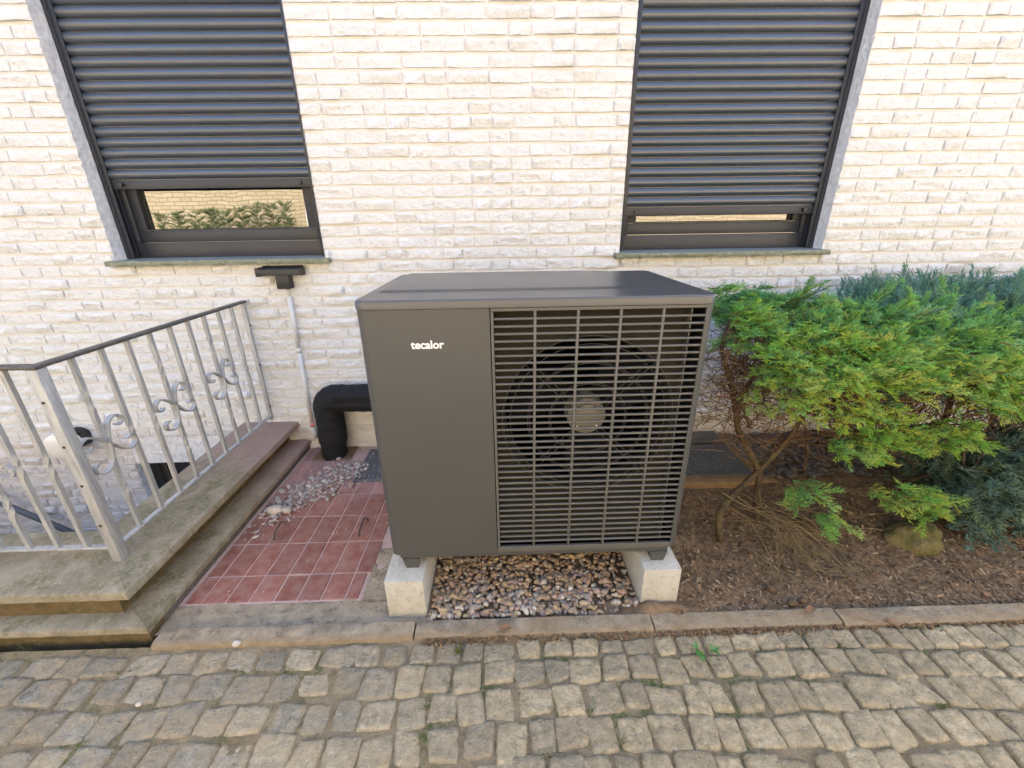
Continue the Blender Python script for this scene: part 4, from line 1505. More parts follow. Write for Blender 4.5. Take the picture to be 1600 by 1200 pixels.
# ------------------------------------------------------------------ light well gratings
def grating(x0, x1, y0, y1, z, step, label, frame=0.014):
    g = thing('light_well_grating', label, 'grating', ((x0 + x1) / 2, (y0 + y1) / 2, z), 'gratings over the light wells')
    f_ = MB()
    f_.box(x0, x1, y0, y0 + frame, z - 0.025, z, 0.0015, 1)
    f_.box(x0, x1, y1 - frame, y1, z - 0.025, z, 0.0015, 1)
    f_.box(x0, x0 + frame, y0 + frame + .0005, y1 - frame - .0005, z - 0.025, z, 0.0015, 1)
    f_.box(x1 - frame, x1, y0 + frame + .0005, y1 - frame - .0005, z - 0.025, z, 0.0015, 1)
    f_.build('frame', M['grate'], g)
    m_ = MB()
    nx_ = int((x1 - x0 - 2 * frame) / step)
    ny_ = int((y1 - y0 - 2 * frame) / step)
    for i in range(1, nx_ + 1):
        xx = x0 + frame + (x1 - x0 - 2 * frame) * i / (nx_ + 1)
        m_.box(xx - step * 0.17, xx + step * 0.17, y0 + frame, y1 - frame, z - 0.018, z - 0.002)
    for j in range(1, ny_ + 1):
        yy = y0 + frame + (y1 - y0 - 2 * frame) * j / (ny_ + 1)
        m_.box(x0 + frame, x1 - frame, yy - step * 0.17, yy + step * 0.17, z - 0.0175, z - 0.0035)
    m_.build('mesh', M['grate'], g, False, 'stuff')
    MB().box(x0 + 0.002, x1 - 0.002, y0 + 0.002, y1 - 0.002, z - 0.058, z - 0.05).build('pan', M['well'], g)
    return g


grating(-1.020, -0.56, -0.486, -0.075, 0.010, 0.030, 'grey plastic grating set in the red tiles behind the pump')
grating(0.70, 1.62, -0.575, -0.185, 0.040, 0.021, 'long grey grating by the wall between pump and hedge')
cw = MB()
cw.box(0.60, 1.72, -0.665, -0.578, -0.05, 0.044, 0.006)
cw.box(1.625, 1.72, -0.577, -0.02, -0.05, 0.043, 0.006)
tag(cw.build('light_well_curb', M['well_curb'], None, 0.6), 'brown concrete curb along the front of the right grating', 'curb', None, 'structure')
us = MB()
for i in range(46):
    xx = 0.70 + i * 0.02
    us.box(xx, xx + 0.007, -0.182, -0.012, 0.052, 0.058)
for j in range(9):
    yy = -0.18 + j * 0.019
    us.box(0.70, 1.62, yy, yy + 0.006, 0.0585, 0.063)
tag(us.build('wire_mesh_strip', M['grate'], None, False, None, None, (1.16, -0.1, 0.05)), 'narrow fine wire mesh strip along the foot of the wall', 'wire mesh')

# ------------------------------------------------------------------ loose material
def scatter_lumps(name, spots, mat, label, cat, sub=1, rough=0.3, sharp=False, parent=None):
    """spots: (x, y, z, sx, sy, sz, rot, tone)"""
    bm = bmesh.new()
    bmesh.ops.create_icosphere(bm, subdivisions=sub, radius=1.0)
    bv = np.array([v.co[:] for v in bm.verts])
    bf = np.array([[v.index for v in f.verts] for f in bm.faces])
    bm.free()
    V, T, C = [], [], []
    for i, (x, y, z, sx, sy, sz, ro, tone) in enumerate(spots):
        o = Vector((i * 1.37, i * 0.71, i * 2.3))
        d = np.array([1 + rough * noise.noise(Vector(p) * 1.5 + o) for p in bv])[:, None]
        p = bv * d * np.array([sx, sy, sz])
        e = Matrix.Rotation(ro, 3, 'Z') @ Matrix.Rotation(random.gauss(0, 0.3), 3, 'X') @ Matrix.Rotation(random.gauss(0, 0.3), 3, 'Y')
        p = p @ np.array(e).T + np.array([x, y, z])
        V.append(p)
        T.append(bf + i * len(bv))
        C.append(np.tile(tone, (len(bv), 1)))
    V, T, C = np.concatenate(V), np.concatenate(T), np.concatenate(C)
    loc = V.mean(0)
    loc[2] = 0
    o = put(name, np_mesh(name, V, T, mat, C, not sharp, loc), None, loc)
    return tag(o, label, cat, None, 'stuff')


PT = [(0.42, 0.31, 0.18), (0.46, 0.33, 0.18), (0.33, 0.25, 0.16), (0.44, 0.30, 0.23), (0.36, 0.31, 0.26), (0.26, 0.22, 0.19), (0.54, 0.47, 0.36), (0.38, 0.25, 0.15), (0.30, 0.20, 0.14)]
sp = []
for i in range(3100):
    x = random.uniform(-0.35, 0.58)
    y = -1.53 + 0.75 * random.random() ** 1.25
    # the gravel thins out towards the right and the front
    dens = 1.0
    if x > 0.30:
        dens = 0.85 - (x - 0.30) * 1.6
    if y < -1.45:
        dens *= 0.55 if x > -0.1 else 0.9
    if y > -1.25:
        dens = max(dens, 0.75)
    if random.random() > dens:
        continue
    s_ = random.choice((0.0065, 0.0085, 0.0095, 0.011, 0.0135)) * random.uniform(0.9, 1.1) * (1.12 if y < -1.35 else 1.0)
    c = np.array(random.choice(PT)) * random.uniform(0.75, 1.2)
    sp.append((x, y, random.uniform(-0.004, 0.010), s_ * random.uniform(1.0, 1.45), s_ * random.uniform(0.75, 1.0), s_ * random.uniform(0.55, 0.8), random.uniform(0, 6.28), c))
scatter_lumps('gravel', sp, M['pebble'], 'round brown and pink pebbles on the earth under the heat pump', 'gravel', 2, 0.5)

sp = []
for i in range(950):
    t = random.gauss(0, 0.55)
    x = -1.24 + t * 0.19 + random.gauss(0, 0.075)
    y = -0.55 + t * 0.26 + random.gauss(0, 0.085)
    if x < -1.46 or y > -0.14:
        continue
    s_ = abs(random.gauss(0, 0.0062)) + 0.0025
    c = np.array(random.choice([(0.42, 0.38, 0.34), (0.50, 0.45, 0.40), (0.36, 0.27, 0.24), (0.33, 0.31, 0.29)])) * random.uniform(0.8, 1.15)
    sp.append((x, y, 0.004 + s_ * 0.3, s_ * random.uniform(1, 1.5), s_ * random.uniform(0.7, 1.1), s_ * random.uniform(0.4, 0.8), random.uniform(0, 6.28), c))
for i in range(60):
    x, y = random.uniform(-1.44, -0.66), random.uniform(-1.45, -0.2)
    s_ = random.uniform(0.0015, 0.0045)
    sp.append((x, y, 0.003, s_, s_, s_ * 0.7, 0, np.array((0.55, 0.5, 0.45))))
scatter_lumps('rubble', sp, M['rubble'], 'grey mortar rubble spilled on the red tiles by the plinth', 'rubble', 1, 0.5, True)
q = at(430, 797, Z=0.02)
tag(put('stone', lump_mesh('stone', M['pale_stone'], (0.052, 0.034, 0.027), 3.3, 2, 0.35), None, (q[0], q[1], 0.022)), 'largest cream stone at the lower end of the rubble heap', 'stone')
q = at(448, 797, Z=0.02)
tag(put('stone', lump_mesh('stone', M['pale_stone'], (0.030, 0.026, 0.022), 8.1, 2, 0.4), None, (q[0], q[1], 0.018)), 'broken grey stone just right of the large cream stone', 'stone')
q = at(370, 1008, Z=0.01)
tag(put('stone', lump_mesh('stone', M['pale_stone'], (0.017, 0.013, 0.014), 5.2, 2, 0.3), None, (q[0], q[1], 0.018)), 'small white stone on the cobbles against the kerb', 'stone')
q = at(217, 1101, Z=0.01)
tag(put('stone', lump_mesh('stone', M['pale_stone'], (0.014, 0.009, 0.008), 6.2, 1, 0.3), None, (q[0], q[1], 0.012)), 'white chip lying alone on the cobbles at left', 'stone')
q = at(774, 1166, Z=0.01)
for i, (u_, v_, r0, lab) in enumerate(((1238, 943, 0.022, 'left of two dark earth clods at the kerb under the hedge'), (1253, 939, 0.017, 'right of two dark earth clods at the kerb under the hedge'),
                                      (1205, 920, 0.024, 'pale brown earth clod on the soil near the right beam'))):
    q = at(u_, v_, Z=0.01)
    tag(put('earth_clod', lump_mesh('earth_clod', M['clod'], (r0, r0 * 0.85, r0 * 0.75), 2.2 + i, 2, 0.3), None, (q[0], q[1], 0.014)), lab, 'clod', 'earth clods in the flower bed')
q = at(1442, 850, Z=0.04)
tag(put('boulder', lump_mesh('boulder', M['moss'], (0.13, 0.10, 0.085), 7.4, 4, 0.30), None, (q[0], q[1] + 0.05, 0.03)), 'mossy boulder under the blue green shrub', 'boulder')

# litter of bark and needles on the soil
def chips(name, n, area, mat, tones, label, cat, ln=(0.006, 0.022), zf=None):
    V, T, C = [], [], []
    k = 0
    for i in range(n):
        x, y = area()
        z = 0.006 if zf is None else zf(x, y)
        l, w = random.uniform(*ln), random.uniform(0.0016, 0.005)
        a, tl = random.uniform(0, 6.28), random.gauss(0, 0.35)
        d = np.array([math.cos(a) * math.cos(tl), math.sin(a) * math.cos(tl), math.sin(tl)])
        s_ = np.array([-math.sin(a), math.cos(a), random.gauss(0, 0.4)])
        up = np.cross(d, s_)
        p = np.array([x, y, z + 0.004])
        V += [p - d * l - s_ * w, p + d * l - s_ * w * 0.6, p + d * l * 1.05 + s_ * w * 0.6, p - d * l + s_ * w, p + up * w * 0.7]
        T += [(k, k + 1, k + 4), (k + 1, k + 2, k + 4), (k + 2, k + 3, k + 4), (k + 3, k, k + 4)]
        c = np.array(random.choice(tones)) * random.uniform(0.7, 1.25)
        C += [c] * 5
        k += 5
    V = np.array(V)
    loc = V.mean(0)
    loc[2] = 0
    return tag(put(name, np_mesh(name, V, np.array(T), mat, np.array(C), False, loc), None, loc), label, cat, None, 'stuff')


SOILP = Vector((0, 0, 0))


def soil_z(x, y):
    if x < 0.75:
        return -0.008
    p = Vector((x * 3.6 + 4.4, y * 3.6 - 4.4, 4.4 * 0.7))
    h = noise.noise(p) * 0.026 + noise.noise(p * 3.3) * 0.026 * 0.45
    return 0.004 + h - 0.004 - 0.010 * max(0, (-1.45 - y)) / 0.1 + 0.03 * max(0, min(1, (y + 1.5) / 0.5)) * max(0, min(1, (x - 1.2) / 0.6))


chips('bark_litter', 8500, lambda: (random.uniform(0.76, 3.1), -1.55 + 0.85 * random.random() ** 1.2), M['chip'],
      [(0.20, 0.125, 0.066), (0.27, 0.17, 0.09), (0.12, 0.07, 0.038), (0.36, 0.25, 0.15)], 'brown bark and needle litter on the soil under the hedge', 'bark litter', (0.004, 0.016), soil_z)
chips('kerb_litter', 900, lambda: (random.uniform(-0.35, 2.4), -1.645 + random.gauss(0, 0.009)), M['chip'],
      [(0.20, 0.12, 0.06), (0.26, 0.17, 0.09), (0.14, 0.085, 0.045)], 'brown plant litter caught along the foot of the kerb', 'litter', (0.003, 0.011), lambda x, y: 0.004)
sp = []
for i in range(500):
    x, y = random.uniform(1.66, 2.6), random.uniform(-0.62, -0.05)
    s_ = random.uniform(0.012, 0.024)
    c = np.array((0.06, 0.06, 0.062)) * random.uniform(0.7, 1.7)
    sp.append((x, y, 0.045, s_ * 1.3, s_, s_ * 0.6, random.uniform(0, 6.28), c))
scatter_lumps('dark_gravel', sp, M['rubble'], 'dark grey gravel strip along the wall under the hedge', 'gravel', 1, 0.4, True)


# ------------------------------------------------------------------ foliage
def make_sprig(seed, n_side, spread, droop, sub=2, taper=0.75):
    """a unit-length juniper spray along +X, flat in XY; many tapered shoots of three sides"""
    r = random.Random(seed)
    V, T, A = [], [], []

    def shoot(p, d, l, w, age, full=True):
        d = d.normalized()
        s_ = d.orthogonal().normalized()
        t_ = d.cross(s_)
        k = len(V)
        for q in range(3):
            a = q * 2.0944
            V.append(p + (s_ * math.cos(a) + t_ * math.sin(a)) * w)
            A.append(age)
        if not full:
            V.append(p + d * l)
            A.append(min(1, age + 0.5))
            T.extend([(k, k + 1, k + 3), (k + 1, k + 2, k + 3), (k + 2, k, k + 3)])
            return
        mid = p + d * l * 0.6
        for q in range(3):
            a = q * 2.0944
            V.append(mid + (s_ * math.cos(a) + t_ * math.sin(a)) * w * 0.85)
            A.append(min(1, age + 0.2))
        V.append(p + d * l)
        A.append(min(1, age + 0.5))
        for q in range(3):
            q2 = (q + 1) % 3
            T.append((k + q, k + q2, k + 3 + q2))
            T.append((k + q, k + 3 + q2, k + 3 + q))
            T.append((k + 3 + q, k + 3 + q2, k + 6))

    axis = [Vector((0, 0, 0))]
    d = Vector((1, 0, 0))
    n_ax = 6
    for i in range(n_ax):
        d = (d + Vector((0, r.gauss(0, 0.10), r.gauss(-droop, 0.08)))).normalized()
        axis.append(axis[-1] + d / n_ax)
    for i in range(n_ax):
        shoot(axis[i], axis[i + 1] - axis[i], (axis[i + 1] - axis[i]).length * 1.25, 0.024 * (1 - 0.4 * i / n_ax), 0.15 + 0.5 * i / n_ax, False)
    for i in range(n_side):
        t = 0.06 + 0.92 * i / n_side
        k = min(n_ax - 1, int(t * n_ax))
        p = axis[k].lerp(axis[k + 1], t * n_ax - k)
        sgn = 1 if i % 2 else -1
        ang = spread * r.uniform(0.75, 1.2)
        dd = Vector((math.cos(ang), sgn * math.sin(ang), r.gauss(0.10, 0.28)))
        l = 0.46 * (1 - taper * t) * r.uniform(0.75, 1.2) + 0.05
        shoot(p, dd, l, 0.024, 0.2 + 0.5 * t, i % 2 == 0)
        for j in range(sub):
            tt = r.uniform(0.3, 0.85)
            a2 = 0.6 * (1 if j % 2 else -1) * r.uniform(0.7, 1.3)
            c, s_ = math.cos(a2), math.sin(a2)
            d2 = Vector((dd.x * c - dd.y * s_, dd.x * s_ + dd.y * c, dd.z + r.gauss(0.05, 0.25)))
            shoot(p + dd.normalized() * l * tt, d2, l * r.uniform(0.40, 0.65), 0.026, 0.35 + 0.5 * t, False)
    return np.array([v[:] for v in V]), np.array(T), np.array(A)


SPR_J = [make_sprig(10 + i, 13, 0.72, 0.03, 2) for i in range(7)]
SPR_Y = [make_sprig(40 + i, 15, 0.55, -0.02, 1, 0.6) for i in range(5)]
SPR_F = [make_sprig(70 + i, 17, 0.62, 0.07, 2, 0.8) for i in range(5)]


def basis(d, up):
    d = Vector(d).normalized()
    y = Vector(up).cross(d)
    y = y.normalized() if y.length > 1e-4 else d.orthogonal().normalized()
    z = d.cross(y)
    return np.array([d[:], y[:], z[:]])


def foliage(name, sprays, lib, parent, widen=1.0):
    """sprays: (pos, dir, up, length, tone_base, tone_tip)"""
    V, T, C = [], [], []
    k = 0
    for pos, d, up, l, tb, tt in sprays:
        v, t, a = random.choice(lib)
        B = basis(d, up)
        p = (v * l) @ B + np.array(pos)
        V.append(p)
        T.append(t + k)
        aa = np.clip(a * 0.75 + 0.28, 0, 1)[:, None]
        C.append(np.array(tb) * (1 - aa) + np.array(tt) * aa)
        k += len(v)
    V, T, C = np.concatenate(V), np.concatenate(T), np.concatenate(C)
    loc = origin(parent)
    o = put(name, np_mesh(name, V, T, M['leaf'], C, False, loc), parent, loc, 'stuff')
    return o


def twigs(name, paths, parent, tones, kind='stuff', n=4):
    o = MB()
    for pth_, r0, r1 in paths:
        m = len(pth_)
        o.tube(pth_, [r0 + (r1 - r0) * i / (m - 1) for i in range(m)], n, False, None, np.array(random.choice(tones)) * random.uniform(0.7, 1.3))
    return o.build(name, M['twig'], parent, True, kind)


def wander(p, d, l, n=5, jit=0.35, pull=(0, 0, 0)):
    p, d = Vector(p), Vector(d).normalized()
    out = [p.copy()]
    for i in range(n):
        d = (d + Vector((random.gauss(0, jit), random.gauss(0, jit), random.gauss(0, jit))) * 0.5 + Vector(pull)).normalized()
        p = p + d * l / n
        out.append(p.copy())
    return out


# ---- the big juniper
jun = thing('juniper_shrub', 'flat clipped juniper with bright yellow green tips and bare trunk beside the pump', 'shrub', (1.40, -0.95, 0.0))


def top_z(x, y):
    z = 1.205 - 0.115 * max(0, x - 1.35)
    if y < -0.72:
        z -= 0.22 * ((-0.72 - y) / 0.55) ** 1.5
    z += 0.035 * noise.noise(Vector((x * 4, y * 4, 3))) + 0.02 * noise.noise(Vector((x * 11, y * 11, 3)))
    return z


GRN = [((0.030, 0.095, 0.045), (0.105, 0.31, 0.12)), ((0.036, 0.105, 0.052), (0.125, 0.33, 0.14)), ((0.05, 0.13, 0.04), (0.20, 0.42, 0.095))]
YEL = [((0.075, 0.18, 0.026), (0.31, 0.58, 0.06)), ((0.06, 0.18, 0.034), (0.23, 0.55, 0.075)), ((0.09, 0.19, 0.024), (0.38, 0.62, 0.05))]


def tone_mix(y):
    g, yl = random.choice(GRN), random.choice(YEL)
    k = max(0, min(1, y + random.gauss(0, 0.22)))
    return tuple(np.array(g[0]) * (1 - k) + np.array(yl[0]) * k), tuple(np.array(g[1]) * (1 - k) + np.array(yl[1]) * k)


sprays = []
fronds = []
# top surface
n_try = 0
while len(fronds) < 720:
    x, y = random.uniform(1.02, 3.0), random.uniform(-1.20, -0.30)
    if x < 1.18 and y < -1.0:
        continue
    if x < 1.10 + 0.10 * (y + 0.3):
        continue
    z = top_z(x, y)
    out = Vector((0.55 * (x - 1.75), -0.42 + 0.5 * (-0.8 - y) * -1 * 0.3, 0.34 + random.gauss(0, 0.12)))
    out = out + Vector((random.gauss(0, 0.45), random.gauss(0, 0.25), 0))
    if y > -0.62:
        out.z = random.gauss(0.02, 0.08)
    elif x < 1.42:
        out.z = random.gauss(0.08, 0.08)
    if seen((x, y, z))[0] < 1150:
        out.x = abs(out.x)
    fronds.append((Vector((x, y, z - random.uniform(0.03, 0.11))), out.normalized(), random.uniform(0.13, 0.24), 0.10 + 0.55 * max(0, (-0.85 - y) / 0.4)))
# front face and tips, in clumps
CL = []
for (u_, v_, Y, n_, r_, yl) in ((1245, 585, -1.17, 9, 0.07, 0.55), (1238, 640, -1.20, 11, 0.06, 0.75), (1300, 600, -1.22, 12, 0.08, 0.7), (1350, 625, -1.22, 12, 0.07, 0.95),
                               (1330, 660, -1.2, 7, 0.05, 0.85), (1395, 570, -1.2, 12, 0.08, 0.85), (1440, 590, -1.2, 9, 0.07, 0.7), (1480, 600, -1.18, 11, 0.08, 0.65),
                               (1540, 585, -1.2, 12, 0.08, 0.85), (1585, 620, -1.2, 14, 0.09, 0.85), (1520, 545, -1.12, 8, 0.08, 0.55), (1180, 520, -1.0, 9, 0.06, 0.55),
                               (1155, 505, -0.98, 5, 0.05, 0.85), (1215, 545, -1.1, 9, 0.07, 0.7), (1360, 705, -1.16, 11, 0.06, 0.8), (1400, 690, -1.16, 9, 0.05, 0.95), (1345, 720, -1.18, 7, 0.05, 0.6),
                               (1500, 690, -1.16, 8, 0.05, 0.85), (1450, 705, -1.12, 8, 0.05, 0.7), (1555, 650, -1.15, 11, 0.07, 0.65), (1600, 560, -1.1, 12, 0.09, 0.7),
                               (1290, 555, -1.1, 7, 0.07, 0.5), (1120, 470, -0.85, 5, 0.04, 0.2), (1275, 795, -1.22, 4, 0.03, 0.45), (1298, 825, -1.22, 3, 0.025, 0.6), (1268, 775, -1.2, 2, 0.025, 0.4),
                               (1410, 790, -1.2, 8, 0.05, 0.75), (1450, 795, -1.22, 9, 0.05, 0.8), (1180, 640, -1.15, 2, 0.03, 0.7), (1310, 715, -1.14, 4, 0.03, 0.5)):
    c = at(u_, v_, Y=Y)
    for i in range(int(n_ * 1.35)):
        p = Vector(c) + Vector((random.gauss(0, r_ * 0.9), random.gauss(0, r_ * 0.6), random.gauss(0, r_ * 0.45)))
        p += Vector((0, 0.06, 0.045))
        d = Vector((random.gauss(0.18, 0.45), -0.62 + random.gauss(0, 0.2), random.gauss(0.02, 0.28))).normalized()
        fronds.append((p, d, random.uniform(0.08, 0.14), yl))
stems = []
for p, d, l, yl in fronds:
    path = wander(p, d, l, 4, 0.18, (0, 0, -0.02))
    fk = random.uniform(0.62, 1.3)
    stems.append((path, 0.0035, 0.0015))
    n_ = max(5, int(l / 0.016))
    for i in range(n_):
        t = (i + 0.6) / n_
        k = min(3, int(t * 4))
        q = path[k].lerp(path[k + 1], t * 4 - k)
        ax = (path[k + 1] - path[k]).normalized()
        side = ax.cross(Vector((0, 0, 1)))
        side = side.normalized() if side.length > 1e-3 else Vector((1, 0, 0))
        sg = 1 if i % 2 else -1
        dd = ax * random.uniform(0.5, 0.95) + side * sg * random.uniform(0.3, 0.9) * (1.1 - t) + Vector((0, 0, random.gauss(0.16, 0.25)))
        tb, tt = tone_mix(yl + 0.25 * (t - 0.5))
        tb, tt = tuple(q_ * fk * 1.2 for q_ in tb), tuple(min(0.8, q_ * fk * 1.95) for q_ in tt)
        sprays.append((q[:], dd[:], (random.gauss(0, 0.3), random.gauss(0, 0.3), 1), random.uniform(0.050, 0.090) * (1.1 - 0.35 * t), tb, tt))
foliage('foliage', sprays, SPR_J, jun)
TW = [(0.15, 0.085, 0.05), (0.19, 0.11, 0.065), (0.11, 0.065, 0.042), (0.22, 0.15, 0.09)]
# trunk and limbs
def limb(name, pts, r0, r1, n=10):
    path = smooth_path(pts, 5)
    m = len(path)
    o = MB().tube(path, [(r0 + (r1 - r0) * i / (m - 1)) * (1 + 0.15 * noise.noise(Vector((i * 0.5, r0 * 90, 0)))) for i in range(m)], n)
    return o.build(name, M['bark'], jun, True)


limb('trunk', [at(1133, 872, Y=-1.13), at(1122, 815, Y=-1.12), at(1135, 785, Y=-1.08), at(1168, 752, Y=-1.02), at(1198, 722, Y=-0.97), at(1228, 690, Y=-0.95), at(1262, 640, Y=-0.95), at(1290, 590, Y=-0.98)], 0.0195, 0.010)
limb('trunk', [at(1188, 880, Y=-1.00), at(1182, 790, Y=-1.0), at(1186, 742, Y=-0.985), at(1168, 700, Y=-0.98), at(1154, 672, Y=-0.98), at(1150, 640, Y=-0.98)], 0.019, 0.015)
limb('branch', [at(1150, 640, Y=-0.98), at(1140, 590, Y=-1.0), at(1128, 545, Y=-1.0), at(1140, 500, Y=-0.95)], 0.013, 0.006)
limb('branch', [at(1150, 645, Y=-0.98), at(1170, 600, Y=-0.95), at(1200, 560, Y=-0.9), at(1240, 520, Y=-0.9)], 0.012, 0.006)
limb('branch', [at(1172, 668, Y=-1.03), at(1160, 635, Y=-1.07), at(1146, 600, Y=-1.1), at(1118, 602, Y=-1.1)], 0.008, 0.007)
limb('branch', [at(1262, 640, Y=-0.95), at(1330, 620, Y=-0.95), at(1400, 600, Y=-0.95), at(1500, 590, Y=-0.9)], 0.011, 0.005)
limb('branch', [at(1228, 690, Y=-0.95), at(1290, 680, Y=-0.92), at(1380, 670, Y=-0.95), at(1470, 660, Y=-0.95), at(1560, 640, Y=-0.9)], 0.010, 0.005)
limb('branch', [at(1256, 735, Y=-0.9), at(1262, 690, Y=-0.92), at(1250, 640, Y=-0.95)], 0.008, 0.005)
limb('trunk', [at(1330, 860, Y=-0.85), at(1360, 790, Y=-0.85), at(1440, 745, Y=-0.9), at(1530, 730, Y=-0.95), at(1610, 680, Y=-0.95)], 0.013, 0.006)
# tangle of dead twigs under the canopy
pth = []
for i in range(430):
    x = 1.02 + 1.5 * random.random() ** 1.7
    y = random.uniform(-1.15, -0.55)
    z = random.uniform(0.52, 0.98) - 0.10 * max(0, x - 1.5)
    d = (random.gauss(0, 0.8), random.gauss(-0.1, 0.5), random.gauss(0.12, 0.5))
    pth.append((wander((x, y, z), d, random.uniform(0.10, 0.30), 5, 0.8), random.uniform(0.0014, 0.0032), 0.0008))
for i in range(900):
    c = at(random.uniform(1150, 1560), random.uniform(570, 700), Y=random.uniform(-1.05, -0.62))
    pth.append((wander(c, (random.gauss(0, 0.9), random.gauss(0, 0.4), random.gauss(0.1, 0.4)), random.uniform(0.08, 0.24), 5, 0.6), random.uniform(0.0016, 0.0036), 0.0009))
for i in range(420):       # dense reddish mass at the left edge of the canopy
    c = at(random.uniform(1130, 1215), random.uniform(525, 620), Y=random.uniform(-1.08, -0.75))
    pth.append((wander(c, (random.gauss(0, 0.7), random.gauss(0, 0.4), random.gauss(0.0, 0.6)), random.uniform(0.06, 0.16), 5, 0.8), random.uniform(0.0014, 0.003), 0.0008))
twigs('dead_twigs', pth + stems, jun, TW)
# fan of dry shoots on the ground in front of the trunk
pth = []
for i in range(34):
    a = at(random.uniform(1125, 1240), random.uniform(765, 830), Y=random.uniform(-1.16, -1.02))
    b_ = at(random.uniform(1190, 1350), random.uniform(800, 915), Z=random.uniform(0.015, 0.12))
    a, b_ = Vector(a), Vector(b_)
    mid = (a + b_) / 2 + Vector((random.gauss(0, 0.02), random.gauss(-0.02, 0.02), random.uniform(0.02, 0.09)))
    pth.append((smooth_path([a, a.lerp(mid, 0.5) + Vector((random.gauss(0, .015), random.gauss(0, .015), random.gauss(0, .015))), mid, b_], 4), random.uniform(0.0016, 0.0030), 0.0009))
    for j in range(5):
        s_ = mid.lerp(b_, random.random())
        pth.append((wander(s_, (b_ - a) + Vector((random.gauss(0, 0.15), random.gauss(0, 0.15), random.gauss(0, 0.08))), random.uniform(0.04, 0.10), 3, 0.3), 0.0013, 0.0007))
for i in range(40):
    x, y = random.uniform(1.25, 2.2), random.uniform(-1.35, -0.9)
    pth.append((wander((x, y, soil_z(x, y) + 0.015), (random.gauss(0, 1), random.gauss(0, 0.6), random.gauss(0, 0.2)), random.uniform(0.08, 0.28), 5, 0.4), 0.0022, 0.001))
twigs('dry_shoots', pth, jun, [(0.20, 0.155, 0.075), (0.25, 0.19, 0.09), (0.16, 0.12, 0.06)])

# ---- darker shrub against the wall
yew = thing('yew_shrub', 'dark blue green shrub with upright shoots against the wall behind the juniper', 'shrub', (2.75, -0.42, 0.0))
sprays = []
DK = [((0.045, 0.11, 0.085), (0.18, 0.38, 0.29)), ((0.054, 0.125, 0.095), (0.21, 0.42, 0.33)), ((0.056, 0.13, 0.075), (0.24, 0.43, 0.26))]
n_ = 0
while n_ < 2100:
    x, y = random.uniform(1.90, 3.9), random.uniform(-0.95, -0.12)
    lim = 2.02 - 0.25 * max(0, y + 0.5)
    if seen((x, y, 1.2))[0] < 1325 + random.gauss(0, 12):
        continue
    zt = 1.235 - 0.25 * max(0, -0.52 - y) - 0.3 * max(0, 2.05 - x) + 0.05 * noise.noise(Vector((x * 5, y * 5, 8))) + 0.03 * noise.noise(Vector((x * 13, y * 13, 8)))
    z = zt - random.random() ** 1.6 * 0.45
    d = (random.gauss(0, 0.32), random.gauss(-0.22, 0.3), 1.0)
    tb, tt = random.choice(DK)
    k = random.uniform(0.8, 1.25)
    sprays.append(((x, y, z - 0.09), d, (random.gauss(0, 1), random.gauss(0, 1), 0.1), random.uniform(0.08, 0.145), tuple(np.array(tb) * k), tuple(np.array(tt) * k)))
    n_ += 1
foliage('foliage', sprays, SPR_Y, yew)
pth = []
for i in range(700):
    p0 = (random.uniform(1.75, 3.4), random.uniform(-0.85, -0.2), random.uniform(0.40, 0.95))
    pth.append((wander(p0, (random.gauss(0, 0.7), random.gauss(-0.2, 0.5), random.gauss(0.5, 0.5)), random.uniform(0.15, 0.4), 5, 0.7), random.uniform(0.002, 0.006), 0.001))
twigs('dead_twigs', pth, yew, [(0.12, 0.07, 0.045), (0.16, 0.095, 0.06), (0.085, 0.05, 0.033)])
for x, y in ((2.45, -0.40), (2.9, -0.45), (3.3, -0.4)):
    path = smooth_path([(x, y, 0.0), (x + 0.03, y + 0.02, 0.35), (x - 0.02, y, 0.7), (x + 0.04, y - 0.02, 1.05)], 4)
    MB().tube(path, [0.02 - 0.012 * i / len(path) for i in range(len(path))], 8).build('stem', M['bark'], yew, True)

# ---- blue green cypress low at the right
cyp = thing('cypress_shrub', 'low grey blue cypress with feathery sprays in front of the soil at right', 'shrub', (2.62, -1.0, 0.0))
sprays = []
BL = [((0.05, 0.10, 0.08), (0.17, 0.29, 0.23)), ((0.06, 0.115, 0.092), (0.20, 0.33, 0.26)), ((0.07, 0.12, 0.07), (0.24, 0.35, 0.20))]
for i in range(900):
    x = 2.30 + 0.95 * random.random()
    y = random.uniform(-1.28, -0.75)
    z = random.uniform(0.06, 0.46) + 0.12 * min(1, (x - 2.3))
    if x < 2.42 and z > 0.42:
        continue
    d = (-0.45 + random.gauss(0, 0.45), -0.6 + random.gauss(0, 0.25), 0.05 + random.gauss(0, 0.3))
    tb, tt = random.choice(BL)
    k = random.uniform(0.8, 1.2)
    sprays.append(((x + 0.06, y + 0.06, z), d, (random.gauss(0, 0.4), random.gauss(-0.4, 0.4), 1), random.uniform(0.08, 0.15), tuple(np.array(tb) * k), tuple(np.array(tt) * k)))
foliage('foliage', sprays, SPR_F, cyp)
for x, y, dx in ((2.6, -0.9, -0.2), (2.75, -0.95, 0.0), (2.9, -0.9, 0.15)):
    path = smooth_path([(x, y, 0.0), (x + dx * 0.4, y - 0.05, 0.2), (x + dx, y - 0.12, 0.42)], 4)
    MB().tube(path, [0.016 - 0.010 * i / len(path) for i in range(len(path))], 8).build('stem', M['bark'], cyp, True)

